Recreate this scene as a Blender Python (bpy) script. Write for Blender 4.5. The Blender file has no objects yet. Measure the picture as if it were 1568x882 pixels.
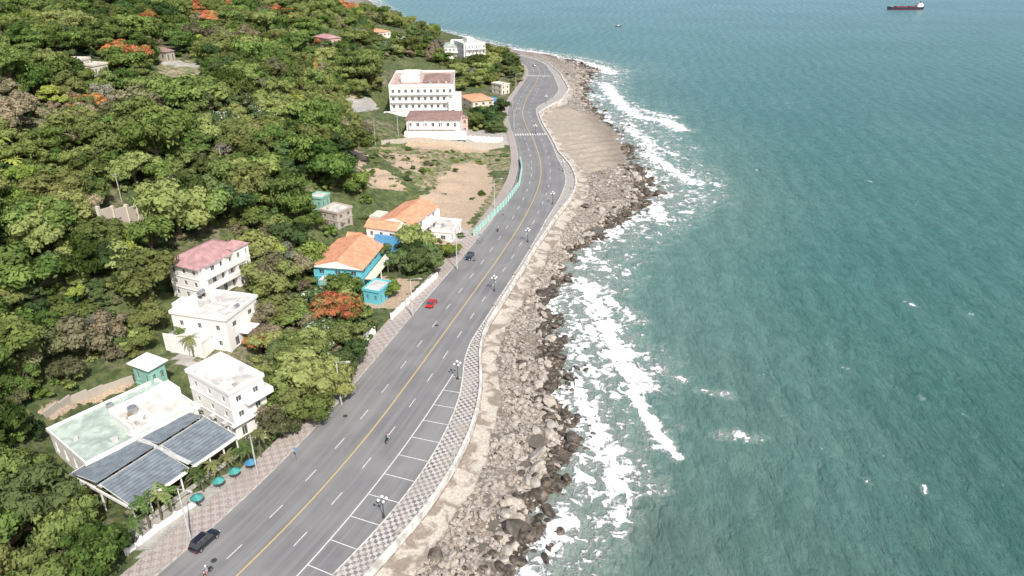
import bpy, bmesh, math, random
import numpy as np
from mathutils import Vector, Matrix
random.seed(4); rng=np.random.default_rng(7)
D=bpy.data; scene=bpy.context.scene
# ---------------------------------------------------------------- camera survey
FPX=1100.0; CX=784.0; CY=441.0; CH=80.0
PIT=math.atan(541/1100.0); cp,sp=math.cos(PIT),math.sin(PIT)
def ray(px,py):
    a=(px-CX)/FPX; b=(CY-py)/FPX
    return np.array([a, cp+b*sp, -sp+b*cp])
def G(px,py,z=0.0):
    d=ray(px,py); t=(z-CH)/d[2]
    return np.array([d[0]*t,d[1]*t])
def proj(x,y,z):
    zz=y*cp-(z-CH)*sp; yy=y*sp+(z-CH)*cp
    zz=np.where(zz<1,1,zz)
    return CX+FPX*x/zz, CY-FPX*yy/zz
def inpoly(px,py,poly):
    px=np.asarray(px,float);py=np.asarray(py,float)
    r=np.zeros(px.shape,bool); n=len(poly)
    for i in range(n):
        x1,y1=poly[i];x2,y2=poly[(i+1)%n]
        if y1==y2: continue
        c=((y1>py)!=(y2>py))&(px<(x2-x1)*(py-y1)/(y2-y1)+x1)
        r^=c
    return r
def sstep(a,b,x):
    t=np.clip((x-a)/(b-a),0,1); return t*t*(3-2*t)
cam=D.cameras.new('camera'); co=D.objects.new('camera',cam); scene.collection.objects.link(co)
cam.sensor_width=36; cam.lens=36*FPX/1568; cam.clip_end=40000; cam.clip_start=.5
co.location=(0,0,CH); co.rotation_euler=(math.pi/2-PIT,0,0); scene.camera=co
# ---------------------------------------------------------------- light
el=math.radians(48); S=Vector((.42*math.cos(el),-.907*math.cos(el),math.sin(el)))
sl=D.lights.new('sun','SUN'); sl.energy=5.0; sl.angle=math.radians(.5); sl.color=(1,.955,.88)
so=D.objects.new('sun',sl); scene.collection.objects.link(so); so.rotation_euler=S.to_track_quat('Z','Y').to_euler(); so.location=(60,-100,200)
w=D.worlds.new('World'); scene.world=w; w.use_nodes=True
nt=w.node_tree; sky=nt.nodes.new('ShaderNodeTexSky'); sky.sky_type='NISHITA'; sky.sun_disc=False
sky.sun_elevation=el; sky.sun_rotation=math.atan2(S.x,S.y); sky.dust_density=3.0
bg=nt.nodes['Background']; bg.inputs[1].default_value=.14; nt.links.new(sky.outputs[0],bg.inputs[0])
scene.view_settings.view_transform='Standard'; scene.view_settings.look='None'; scene.view_settings.exposure=0
# ---------------------------------------------------------------- materials
class NT:
    def __init__(s,name):
        s.m=D.materials.new(name); s.m.use_nodes=True; s.t=s.m.node_tree
        s.b=s.t.nodes['Principled BSDF']; s.out=s.t.nodes['Material Output']
    def n(s,typ,**k):
        nd=s.t.nodes.new(typ)
        for a,v in k.items(): setattr(nd,a,v)
        return nd
    def l(s,a,b): s.t.links.new(a,b)
    def setin(s,sock,v):
        if hasattr(v,'is_output'): s.l(v,sock)
        else: sock.default_value=v
    def math(s,op,a,b=0.0,c=None):
        nd=s.n('ShaderNodeMath',operation=op); s.setin(nd.inputs[0],a); s.setin(nd.inputs[1],b)
        if c is not None: s.setin(nd.inputs[2],c)
        return nd.outputs[0]
    def mix(s,f,a,b,mode='MIX'):
        nd=s.n('ShaderNodeMix',data_type='RGBA',blend_type=mode); s.setin(nd.inputs[0],f)
        s.setin(nd.inputs[6],a if hasattr(a,'is_output') else (*a,1)); s.setin(nd.inputs[7],b if hasattr(b,'is_output') else (*b,1))
        return nd.outputs[2]
    def pos(s): return s.n('ShaderNodeNewGeometry').outputs['Position']
    def uv(s): return s.n('ShaderNodeTexCoord').outputs['UV']
    def obj(s): return s.n('ShaderNodeTexCoord').outputs['Object']
    def mapping(s,v,scale=(1,1,1),rot=(0,0,0)):
        m=s.n('ShaderNodeMapping'); s.l(v,m.inputs[0]); m.inputs['Scale'].default_value=scale; m.inputs['Rotation'].default_value=rot; return m.outputs[0]
    def noise(s,v,scale,detail=4,dist=0,rough=.5):
        nd=s.n('ShaderNodeTexNoise'); s.l(v,nd.inputs['Vector']); nd.inputs['Scale'].default_value=scale
        nd.inputs['Detail'].default_value=detail; nd.inputs['Distortion'].default_value=dist; nd.inputs['Roughness'].default_value=rough
        return nd.outputs['Fac']
    def ramp(s,f,lo,hi):
        nd=s.n('ShaderNodeMapRange'); nd.interpolation_type='SMOOTHSTEP'; s.setin(nd.inputs[0],f); nd.inputs[1].default_value=lo; nd.inputs[2].default_value=hi; return nd.outputs[0]
    def attr(s,name): 
        nd=s.n('ShaderNodeAttribute',attribute_name=name); return nd
    def bump(s,h,st=.3,dist=.1):
        nd=s.n('ShaderNodeBump'); s.l(h,nd.inputs['Height']); nd.inputs['Strength'].default_value=st; nd.inputs['Distance'].default_value=dist
        s.l(nd.outputs[0],s.b.inputs['Normal']); return nd
    def col(s,c): s.setin(s.b.inputs['Base Color'],c if hasattr(c,'is_output') else (*c,1))
    def rough(s,v): s.setin(s.b.inputs['Roughness'],v)
def simple(name,c,rough=.7,var=.18,scale=1.2,metal=0,bump=0):
    N=NT(name); p=N.obj(); n=N.noise(p,scale,4,0.3,.6); n2=N.noise(p,scale*7,2)
    f=N.ramp(n,.32,.68)
    dark=tuple(x*(1-var) for x in c); lite=tuple(min(1,x*(1+var*.5)) for x in c)
    a=N.mix(f,dark,lite); b=N.mix(N.math('MULTIPLY',N.ramp(n2,.5,.75),var*.6),a,tuple(x*.55 for x in c))
    N.col(b); N.rough(rough); N.b.inputs['Metallic'].default_value=metal
    if bump: N.bump(n2,bump,.03)
    return N.m
M={}
def wall_mat(name,c):
    N=NT(name); p=N.pos(); st=N.noise(N.mapping(p,(1.2,1.2,.12)),1.0,5,.4,.65); g=N.noise(p,.35,3)
    a=N.mix(N.math('MULTIPLY',N.ramp(st,.5,.72),.4),c,tuple(x*.68 for x in c)); a=N.mix(N.math('MULTIPLY',N.ramp(g,.5,.7),.25),a,(c[0]*.78,c[1]*.76,c[2]*.7))
    N.col(a); N.rough(.75); return N.m
M['white']=wall_mat('painted_white_wall',(.82,.8,.77)); M['cream']=wall_mat('cream_wall',(.66,.6,.5)); M['pink']=wall_mat('pink_wall',(.62,.42,.37))
M['cyan']=wall_mat('cyan_wall',(.14,.5,.58)); M['teal']=wall_mat('teal_wall',(.27,.5,.42)); M['blue']=wall_mat('blue_wall',(.1,.33,.6)); M['fence']=wall_mat('fence_sheet',(.36,.56,.5))
M['stone']=wall_mat('retaining_stone',(.46,.41,.35))
M['glass']=simple('window_glass',(.07,.08,.085),.12,.3,.5)
M['frame']=simple('window_frame',(.55,.55,.53),.5)
M['deck']=simple('roof_deck',(.62,.6,.56),.85,.3,.5); M['greendeck']=simple('green_roof_deck',(.42,.5,.44),.85,.3,.4)
M['reddeck']=simple('red_roof_deck',(.5,.36,.32),.85,.3,.5)
M['metal']=simple('galvanised_metal',(.45,.46,.47),.4,.15,2,.6); M['darkmetal']=simple('dark_metal',(.05,.055,.06),.5,.2,2)
M['bark']=simple('bark',(.16,.125,.09),.9,.4,3); M['conc']=simple('concrete',(.46,.44,.4),.85,.3,.8,0,.3); M['coping']=simple('whitewashed_coping',(.66,.63,.58),.85,.4,.7,0,.3)
M['tyre']=simple('tyre_rubber',(.02,.02,.02),.8); M['globe']=simple('lamp_globe',(.8,.8,.78),.3,.05); M['thatch']=simple('thatch',(.3,.23,.15),.95,.4,5,0,.6)
M['shirt']=simple('shirt_cloth',(.35,.38,.42),.8); M['canvas']=simple('teal_canvas',(.06,.3,.27),.8,.3); M['bluecanvas']=simple('blue_canvas',(.06,.24,.42),.8,.3)
def tile_mat(name,c,axis_scale=2.6,dirt=.45):
    N=NT(name); o=N.uv(); wv=N.n('ShaderNodeTexWave'); wv.bands_direction='X'; wv.inputs['Scale'].default_value=axis_scale/6.283*2; N.l(o,wv.inputs['Vector'])
    n=N.noise(N.pos(),.8,5); n3=N.noise(N.pos(),6,3)
    a=N.mix(N.ramp(n,.35,.65),tuple(x*.72 for x in c),c); a=N.mix(N.math('MULTIPLY',N.ramp(n3,.5,.7),dirt),a,tuple(x*.5 for x in c))
    N.col(a); N.rough(.8); N.bump(wv.outputs['Fac'],.6,.08); return N.m
M['rtile']=tile_mat('red_tile_roof',(.5,.29,.29)); M['otile']=tile_mat('orange_tile_roof',(.78,.37,.22)); M['bluetin']=tile_mat('blue_corrugated_roof',(.19,.225,.255),2.6,.35)
M['browntile']=tile_mat('brown_tile_roof',(.34,.22,.19))
N=NT('asphalt'); p=N.pos(); uv=N.uv(); n=N.noise(p,.12,5,.4); n2=N.noise(p,14,2); st=N.noise(N.mapping(uv,(.9,.03,1)),1.0,4); st2=N.noise(N.mapping(uv,(3.,.02,1)),1.0,4)
a=N.mix(N.ramp(n,.3,.7),(.17,.168,.172),(.225,.221,.22)); a=N.mix(N.math('MULTIPLY',N.ramp(st,.42,.66),.5),a,(.27,.265,.26)); a=N.mix(N.math('MULTIPLY',N.ramp(st2,.55,.72),.35),a,(.13,.13,.133)); a=N.mix(N.math('MULTIPLY',N.ramp(n2,.5,.7),.35),a,(.11,.11,.11))
N.col(a); N.rough(.85); N.bump(n2,.3,.02); M['asphalt']=N.m
def paint(name,c,c2):
    N=NT(name); n=N.noise(N.pos(),4,5,0,.7); N.col(N.mix(N.ramp(n,.44,.68),c,c2)); N.rough(.6); return N.m
M['wpaint']=paint('white_road_paint',(.72,.72,.7),(.36,.36,.35)); M['ypaint']=paint('yellow_road_paint',(.6,.43,.15),(.36,.3,.19))
def paving(name,c1,c2,c3,size,amt,kind):
    N=NT(name); uv=N.uv(); ck=N.n('ShaderNodeTexChecker'); N.l(uv,ck.inputs['Vector']); ck.inputs['Scale'].default_value=size
    ck2=N.n('ShaderNodeTexChecker'); N.l(uv,ck2.inputs['Vector']); ck2.inputs['Scale'].default_value=size*3
    n=N.noise(N.pos(),.25,4,.5); n2=N.noise(N.pos(),3,4); n5=N.noise(N.pos(),.09,3); f=ck.outputs['Fac']
    if kind=='walk': f=N.math('ADD',N.math('MULTIPLY',f,.6),N.math('MULTIPLY',ck2.outputs['Fac'],.4))
    f=N.math('MULTIPLY',f,N.math('MULTIPLY',N.ramp(n2,.2,.55),amt))
    a=N.mix(f,c1,c2); a=N.mix(N.math('MULTIPLY',N.ramp(n,.42,.64),.5),a,c3); a=N.mix(N.math('MULTIPLY',N.ramp(n5,.5,.62),.4),a,tuple(x*.8 for x in c3)); N.col(a); N.rough(.8); N.bump(n2,.2,.02); return N.m
M['prom']=paving('promenade_paving',(.52,.49,.46),(.09,.085,.09),(.42,.37,.32),1.6,.92,'prom')
M['walk']=paving('sidewalk_paving',(.42,.39,.37),(.24,.165,.14),(.36,.32,.28),1.05,.8,'walk')
# terrain
N=NT('hillside_ground'); p=N.pos(); n=N.noise(p,.05,5,.5,.6); n2=N.noise(p,.5,5,.3,.65); n3=N.noise(p,3.5,4,0,.7)
g=N.mix(N.ramp(n2,.35,.65),(.045,.07,.022),(.12,.145,.05)); soil=N.mix(N.ramp(n3,.3,.7),(.3,.215,.15),(.58,.46,.34))
dirt=N.mix(N.ramp(n3,.3,.7),(.15,.13,.085),(.3,.245,.17))
a=N.mix(N.ramp(n,.5,.62),g,N.mix(N.ramp(n2,.4,.6),g,dirt)); sa=N.attr('soil').outputs['Fac']
ln=N.mix(n3,(.09,.12,.045),(.18,.21,.085)); ln=N.mix(N.ramp(n2,.46,.56),ln,N.mix(N.ramp(n3,.3,.7),(.24,.18,.12),(.44,.35,.25)))
a=N.mix(N.ramp(N.math('ADD',N.attr('lawn').outputs['Fac'],N.math('MULTIPLY',N.math('SUBTRACT',n2,.5),1.2)),.3,.7),a,ln)
a=N.mix(N.ramp(N.math('ADD',sa,N.math('MULTIPLY',N.math('SUBTRACT',n2,.5),2.4)),.42,.6),a,soil)
a=N.mix(N.ramp(N.attr('yard').outputs['Fac'],.3,.6),a,N.mix(N.ramp(n2,.3,.7),(.34,.32,.29),(.46,.44,.41)))
bt=N.attr('beach').outputs['Fac']; v=N.n('ShaderNodeTexVoronoi'); N.l(p,v.inputs['Vector']); v.inputs['Scale'].default_value=1.3; vc=v.outputs['Color']
rb=N.mix(N.ramp(n3,.3,.68),(.24,.2,.165),(.52,.465,.4)); rb=N.mix(.35,rb,N.mix(N.math('MULTIPLY',vc,1.0),(.16,.13,.11),(.55,.5,.44))); rb=N.mix(N.math('MULTIPLY',N.ramp(v.outputs['Distance'],.35,.75),.75),rb,(.1,.08,.065))
bro=N.noise(p,.11,4,.5); rb=N.mix(N.math('MULTIPLY',N.ramp(bro,.5,.6),.6),rb,N.mix(N.ramp(n3,.35,.65),(.13,.1,.075),(.27,.21,.165)))
wet=N.mix(N.ramp(n3,.35,.65),(.05,.042,.034),(.17,.135,.105))
wf=N.ramp(N.math('ADD',bt,N.math('MULTIPLY',N.math('SUBTRACT',n2,.5),.9)),.72,1.02)
rb=N.mix(wf,rb,wet); sd=N.mix(N.ramp(n2,.3,.7),(.33,.28,.225),(.43,.37,.3)); sd=N.mix(N.ramp(bt,.55,.9),sd,(.25,.21,.17))
rb=N.mix(N.ramp(N.math('ADD',N.attr('sand').outputs['Fac'],N.math('MULTIPLY',N.math('SUBTRACT',n2,.5),.8)),.4,.6),rb,sd)
a=N.mix(N.ramp(bt,0,.02),a,rb); N.col(a); N.rough(.9); N.bump(N.math('ADD',n3,N.math('MULTIPLY',n2,2)),.8,.3); M['terrain']=N.m
# foliage
def leaf(name,c1,c2,c3,trans=.26,patch=True,sat=.92,val=.98):
    N=NT(name); t=N.attr('tint').outputs['Fac']; oi=N.n('ShaderNodeObjectInfo').outputs['Random']; n=N.noise(N.pos(),.022,2)
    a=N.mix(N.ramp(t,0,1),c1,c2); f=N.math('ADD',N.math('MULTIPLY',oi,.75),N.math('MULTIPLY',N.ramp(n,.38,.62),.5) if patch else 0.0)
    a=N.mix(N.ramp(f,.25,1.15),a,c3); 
    hs=N.n('ShaderNodeHueSaturation'); N.l(a,hs.inputs['Color']); N.l(N.math('MULTIPLY',N.math('ADD',.64,N.math('MULTIPLY',N.math('FRACT',N.math('MULTIPLY',oi,13.7)),.8)),val),hs.inputs['Value']); N.l(N.math('ADD',.485,N.math('MULTIPLY',N.math('FRACT',N.math('MULTIPLY',oi,7.3)),.028)),hs.inputs['Hue']); hs.inputs['Saturation'].default_value=sat
    c=hs.outputs[0]; df=N.n('ShaderNodeBsdfDiffuse'); N.l(c,df.inputs[0])
    tr=N.n('ShaderNodeBsdfTranslucent'); N.l(c,tr.inputs[0]); mx=N.n('ShaderNodeMixShader'); mx.inputs[0].default_value=trans
    N.l(df.outputs[0],mx.inputs[1]); N.l(tr.outputs[0],mx.inputs[2]); N.l(mx.outputs[0],N.out.inputs[0]); N.t.nodes.remove(N.b); return N.m
M['leaf']=leaf('leaf_green',(.055,.105,.02),(.165,.245,.05),(.26,.29,.09))
M['leafdark']=leaf('leaf_dark_green',(.035,.075,.025),(.09,.155,.047),(.125,.175,.06))
M['leafolive']=leaf('leaf_olive',(.1,.118,.05),(.23,.245,.11),(.3,.25,.16))
M['leaflime']=leaf('leaf_lime',(.13,.2,.03),(.26,.36,.05),(.34,.4,.07))
M['flame']=leaf('flame_blossom',(.42,.11,.035),(.7,.21,.07),(.55,.22,.08),.3,False); M['flower']=leaf('white_blossom',(.5,.52,.45),(.75,.75,.68),(.6,.6,.55),.2,False)
M['grey']=leaf('leaf_greyish',(.13,.15,.11),(.26,.28,.2),(.24,.23,.17))
M['brown']=leaf('leaf_dry_brown',(.16,.13,.08),(.28,.22,.14),(.31,.26,.18))
M['palm']=leaf('palm_leaf',(.06,.12,.03),(.17,.25,.07),(.27,.28,.1),.3)
N=NT('rock'); p=N.obj(); oi=N.n('ShaderNodeObjectInfo').outputs['Random']; n=N.noise(p,1.5,4,.2,.65); 
a=N.mix(N.ramp(n,.3,.7),(.24,.2,.165),(.54,.49,.43)); a=N.mix(oi,a,N.mix(n,(.15,.12,.1),(.6,.56,.5))); N.col(a); N.rough(.9); N.bump(n,.7,.2); M['rock']=N.m
N=NT('wet_rock'); p=N.obj(); n=N.noise(p,1.5,4,.2,.65); oi=N.n('ShaderNodeObjectInfo').outputs['Random']
N.col(N.mix(N.math('MULTIPLY',N.ramp(n,.35,.65),N.math('ADD',.25,N.math('MULTIPLY',oi,.65))),(.035,.029,.023),(.24,.19,.145))); N.rough(.6); N.bump(n,.7,.2); M['wetrock']=N.m
N=NT('tide_pool_water'); n=N.noise(N.pos(),1.2,4); N.col(N.mix(n,(.08,.075,.06),(.2,.175,.14))); N.rough(.3); M['pool']=N.m
# ---------------------------------------------------------------- mesh helpers
def link(o,parent=None):
    scene.collection.objects.link(o)
    if parent is not None: o.parent=parent
    return o
class MB:
    def __init__(s): s.v=[];s.f=[];s.mi=[];s.mats=[];s.uv={}
    def m(s,k):
        if k not in s.mats: s.mats.append(k)
        return s.mats.index(k)
    def face(s,pts,k,uvs=None):
        b=len(s.v); s.v+= [tuple(map(float,p)) for p in pts]; s.f.append(tuple(range(b,b+len(pts)))); s.mi.append(s.m(k))
        if uvs: s.uv[len(s.f)-1]=uvs
    def box(s,x0,x1,y0,y1,z0,z1,k,top=None):
        c=[(x0,y0),(x1,y0),(x1,y1),(x0,y1)]
        for i in range(4):
            a=c[i];b=c[(i+1)%4]; s.face([(*a,z0),(*b,z0),(*b,z1),(*a,z1)],k)
        s.face([(*q,z1) for q in c],top or k); s.face([(*q,z0) for q in c[::-1]],k)
    def cyl(s,p0,p1,r0,r1,k,n=8,cap=True):
        p0=Vector(p0);p1=Vector(p1);d=(p1-p0).normalized(); a=d.orthogonal().normalized(); b=d.cross(a)
        R0=[p0+(a*math.cos(2*math.pi*i/n)+b*math.sin(2*math.pi*i/n))*r0 for i in range(n)]
        R1=[p1+(a*math.cos(2*math.pi*i/n)+b*math.sin(2*math.pi*i/n))*r1 for i in range(n)]
        for i in range(n): j=(i+1)%n; s.face([R0[i],R0[j],R1[j],R1[i]],k)
        if cap: s.face(R1,k); s.face(R0[::-1],k)
    def ball(s,c,r,k,n=8,m=5,sz=1,z0=-1):
        c=Vector(c)
        def P(i,j):
            t=math.pi*j/m; a=2*math.pi*i/n; zz=max(z0,math.cos(t)); return c+Vector((math.sin(t)*math.cos(a)*r,math.sin(t)*math.sin(a)*r,zz*r*sz))
        for j in range(m):
            for i in range(n):
                q=[P(i,j),P(i,j+1),P(i+1,j+1),P(i+1,j)]
                if j==0: q=[q[0],q[1],q[2]]
                elif j==m-1: q=[q[0],q[1],q[3]]
                s.face(q,k)
    def obj(s,name,parent=None,mat=None,bevel=0,smooth=False,dolink=True):
        me=D.meshes.new(name); me.from_pydata(s.v,[],s.f)
        for k in s.mats: me.materials.append(M[k])
        me.polygons.foreach_set('material_index',s.mi)
        uvl=me.uv_layers.new(name='UVMap')
        if s.uv:
            for fi,u in s.uv.items():
                pl=me.polygons[fi]
                for j,li in enumerate(pl.loop_indices): uvl.data[li].uv=u[j]
        if smooth: me.polygons.foreach_set('use_smooth',[True]*len(s.f))
        me.update(); o=D.objects.new(name,me)
        if mat is not None: o.matrix_world=mat
        if dolink: link(o,parent)
        if bevel:
            wl=o.modifiers.new('weld','WELD'); wl.merge_threshold=.001
            bv=o.modifiers.new('bevel','BEVEL'); bv.width=bevel; bv.segments=2
        return o
def empty(name,loc=(0,0,0),yaw=0):
    e=D.objects.new(name,None); e.location=loc; e.rotation_euler=(0,0,yaw); link(e); e.empty_display_size=.5; return e
# ---------------------------------------------------------------- alignments
cpx=[(228,1010),(300,942),(362,882),(425,822),(470,775),(536,700),(579,648),(622,590),(664,532),(714,463),(760,400),(797,345),(820,300),(829,272),(828,245),(818,216),(805,192),(799,172),(806,150),(820,128),(827,112),(822,100),(806,92),(780,86)]
P=np.array([G(*q) for q in cpx])
seg=np.r_[0,np.cumsum(np.hypot(*np.diff(P,axis=0).T))]
sv=np.arange(0,seg[-1],1.0); Cx=np.interp(sv,seg,P[:,0]); Cy=np.interp(sv,seg,P[:,1])
def gs(a,s):
    k=np.exp(-.5*(np.arange(-3*s,3*s+1)/s)**2);k/=k.sum(); n=3*s
    pre=a[0]-(a[1:n+1]-a[0])[::-1]; post=a[-1]-(a[-n-1:-1]-a[-1])[::-1]
    return np.convolve(np.r_[pre,a,post],k,'valid')
Cx=gs(Cx,7);Cy=gs(Cy,7)
C=np.stack([Cx,Cy],1); T=np.gradient(C,axis=0); T/=np.linalg.norm(T,axis=1)[:,None]; Nl=np.stack([-T[:,1],T[:,0]],1)
S_=np.r_[0,np.cumsum(np.hypot(*np.diff(C,axis=0).T))]
def offs(pxl,z=0,sm=4):
    ss=[];oo=[]
    for q in pxl:
        g=G(*q,z); d=np.hypot(C[:,0]-g[0],C[:,1]-g[1]); i=int(d.argmin()); ss.append(S_[i]); oo.append(float(np.dot(g-C[i],-Nl[i])))
    k=np.argsort(ss); return gs(np.interp(S_,np.array(ss)[k],np.array(oo)[k]),sm)
oPL=offs([(395,1000),(505,882),(545,845),(590,795),(638,735),(672,680),(700,620),(709,580),(708,552),(722,520),(742,478),(762,445),(790,402),(830,345),(856,305),(866,280),(861,255),(848,238),(828,212),(813,190),(812,175),(828,160),(848,150),(856,138),(850,122),(838,105),(822,93)])
oPR=offs([(470,1000),(563,882),(600,845),(640,800),(690,730),(722,665),(738,610),(740,570),(734,545),(744,505),(764,470),(788,430),(815,388),(850,335),(878,300),(884,280),(876,256),(858,236),(836,211),(822,192),(822,178),(838,165),(862,153),(872,138),(862,120),(845,102),(826,91)])
oPR=np.maximum(oPR,oPL+1.6); oPL=np.maximum(oPL,6.9); oPR=np.maximum(oPR,oPL+1.6)
OL=-10.0
oL=np.interp(Cy,[0,150,260,330,600],[OL,OL,-9,-7.5,-7]); oLo=oL-np.interp(Cy,[0,150,260,600],[4.5,4.5,3,2])
ZS=-4.0
Wp=[(715,1010),(748,940),(782,882),(815,810),(852,745),(870,690),(868,640),(854,600),(856,560),(846,530),(842,490),(840,450),(866,412),(888,380),(930,350),(982,322),(1000,292),(985,264),(965,242),(955,212),(938,190),(908,166),(896,146),(898,126),(915,108),(890,96),(835,83),(790,77),(740,66),(640,43),(600,28),(570,5),(560,-8)]
Wg=np.array([G(*q,ZS) for q in Wp]); Wg=Wg[np.argsort(Wg[:,1])]
yy=np.arange(-200,1300,.5)
_w=np.interp(yy,Wg[:,1],Wg[:,0]); m=yy<Wg[0,1]; _w[m]=Wg[0,0]+(yy[m]-Wg[0,1])*.5; m=yy>Wg[-1,1]; _w[m]=Wg[-1,0]-(yy[m]-Wg[-1,1])*1.2
_w=gs(_w,5)
_w=_w+1.2*np.sin(yy*.41+1.2*np.sin(yy*.13))+1.2*np.sin(yy*.9+2*np.sin(yy*.31))*np.sin(yy*.077)+1.3*np.sin(yy*.187+.6)
def curveX(off,tail):
    q=C-Nl*off[:,None]; k=np.argsort(q[:,1]); yv=q[k,1]; xv=q[k,0]
    top=yv[-1]; yv=np.r_[yv,top+60,1300]; xv=np.r_[xv,np.interp(top+60,yy,_w)-tail,np.interp(1300,yy,_w)-tail]
    r=np.interp(yy,yv,xv); m=yy<yv[0]; s0=(xv[15]-xv[0])/(yv[15]-yv[0]+1e-6); r[m]=xv[0]+(yy[m]-yv[0])*s0; return r
_r=np.minimum(curveX(oPR,20),_w-4); _o=np.minimum(curveX(oLo,34),_r-3)
xW=lambda y:np.where(y>1299,_w[-1]-(y-1299)*1.2,np.interp(y,yy,_w)); xR=lambda y:np.where(y>1299,_r[-1]-(y-1299)*1.2,np.interp(y,yy,_r)); xO=lambda y:np.where(y>1299,_o[-1]-(y-1299)*1.2,np.interp(y,yy,_o))
PADS=[]
def TZ(x,y):
    x=np.asarray(x,float);y=np.asarray(y,float)
    o,r,wt=xO(y),xR(y),xW(y); u=o-x
    u0=np.interp(y,[60,110,150,185,215,290,330,420,500],[20,22,20,14,7,8,28,22,14]); sl=np.interp(y,[60,200,300,420,560,900],[.42,.40,.37,.32,.19,.2]); Hm=np.interp(y,[0,300,450,600,900],[70,70,57,36,45])
    e=np.maximum(u-u0,0); e=e*e/(e+9); z=Hm*(1-np.exp(-sl*e/Hm))
    rmp=np.clip(e/25,0,1)
    z=z+rmp*(2.6*np.sin(x*.07+y*.031)+2.2*np.sin(y*.083-x*.021)+1.0*np.sin(x*.19+1.3)*np.sin(y*.17))-.05
    z=z+np.clip(e/6,0,1)*(.45*np.sin(x*.5+y*.23)+.4*np.sin(y*.61-x*.3))*(y<330)
    for (cx,cy,rr,pz) in PADS:
        d=np.hypot(x-cx,y-cy); k=1-sstep(rr,rr*1.35+2,d); k=np.where(u>.5,k,0); z=z*(1-k)+(pz-.06)*k
    v=x-r; t=v/np.maximum(wt-r,1); zb=np.where(t<1,-1-3*np.clip(t,0,1)**1.1,-4-.13*(v-(wt-r))); zb=np.maximum(zb,-14)
    am=sstep(4,8,v)*np.where(t>1.1,.7,1); zb=zb+am*(.25*np.sin(x*1.7+y*.9)*np.sin(y*1.3-x*.4)+.25*np.sin(x*.61-y*.83)+.2*np.sin(y*.37+x*.21))
    return np.where(v>0.05,zb,z)
def hit(px,py):
    d=ray(px,py); lo=20.
    for i in range(4000):
        t=lo+i*.5; 
        if d[2]*t+CH<=float(TZ(d[0]*t,d[1]*t)): break
    return np.array([d[0]*t,d[1]*t,float(TZ(d[0]*t,d[1]*t))])
# ---------------------------------------------------------------- strips
def strip(name,o1,o2,z1,z2,mat,i0=0,i1=None,parent=None,step=1):
    i1=len(C) if i1 is None else i1; b=MB(); o1=np.broadcast_to(o1,(len(C),)); o2=np.broadcast_to(o2,(len(C),)); z1=np.broadcast_to(z1,(len(C),)); z2=np.broadcast_to(z2,(len(C),))
    A=C-Nl*o1[:,None]; B=C-Nl*o2[:,None]
    for i in range(i0,i1-1,step):
        j=min(i+step,i1-1)
        b.face([(*A[i],z1[i]),(*B[i],z2[i]),(*B[j],z2[j]),(*A[j],z1[j])],mat,[(o1[i],S_[i]),(o2[i],S_[i]),(o2[j],S_[j]),(o1[j],S_[j])])
    return b.obj(name,parent)
strip('coastal_road',oL,oPL,0,0,'asphalt')
sw=empty('sidewalk'); strip('paving',oLo,oL-.2,.13,.13,'walk',parent=sw); strip('kerb_top',oL-.2,oL,.135,.135,'conc',parent=sw); strip('kerb_face',oL,oL+.01,.135,0,'conc',parent=sw)
pr=empty('promenade'); strip('kerb_face',oPL-.01,oPL,0,.145,'conc',parent=pr); strip('kerb_top',oPL,oPL+.25,.145,.145,'coping',parent=pr); strip('paving',oPL+.25,oPR-.55,.13,.13,'prom',parent=pr)
wl=empty('seawall'); strip('inner_face',oPR-.55,oPR-.54,.13,.62,'coping',parent=wl); strip('coping',oPR-.54,oPR,.62,.62,'coping',parent=wl); strip('outer_face',oPR,oPR+.12,.62,-2.2,'coping',parent=wl)
apw=np.interp(Cy,[60,110,150,200,260,330],[4.2,3.6,3.4,3.6,4.5,2.5])+.3*np.sin(S_*.3)+.2*np.sin(S_*.77)
N=NT('weathered_apron_concrete'); p=N.pos(); n=N.noise(p,.3,6,.6,.6); n2=N.noise(p,2.5,5,.2,.6); a=N.mix(N.ramp(n2,.3,.7),(.39,.345,.29),(.58,.53,.465)); a=N.mix(N.math('MULTIPLY',N.ramp(n,.45,.58),.85),a,N.mix(n2,(.14,.11,.085),(.3,.25,.2))); N.col(a); N.rough(.9); N.bump(n2,.5,.1); M['apron']=N.m
ap=empty('concrete_apron'); strip('slab',oPR+.1,oPR+apw,-.85,-1.15,'apron',parent=ap); strip('edge',oPR+apw,oPR+apw+.3,-1.15,-2.6,'apron',parent=ap)
mk=empty('road_markings')
strip('yellow_centre_line',-.12,.12,.004,.004,'ypaint',parent=mk)
iend=int(np.argmin(abs(Cy-G(705,560)[1])))
strip('parking_edge_line',7.5,7.7,.004,.004,'wpaint',0,iend,parent=mk)
b=MB()
def lay(b,i,o1,o2,length,k,z=.004):
    c=C[i];n=-Nl[i];t=T[i]
    b.face([(*(c+n*o1),z),(*(c+n*o2),z),(*(c+n*o2+t*length),z),(*(c+n*o1+t*length),z)],k)
for i in range(4,len(C)-12,9):
    lay(b,i,3.45,3.6,3,'wpaint'); lay(b,i+3,-3.6,-3.45,3,'wpaint')
for i in range(0,iend,5):
    lay(b,i,7.72,float(oPL[i])-.05,.15,'wpaint')
def at_px(px,py): g=G(px,py); return int(np.argmin(np.hypot(C[:,0]-g[0],C[:,1]-g[1])))
for (px,py) in [(806,207),(822,117)]:
    i=at_px(px,py)
    for o in np.arange(-7,6.5,1.1): lay(b,i,o,o+.55,3.2,'wpaint',.008)
b.obj('dashes_and_bays',mk)
b=MB()
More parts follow.
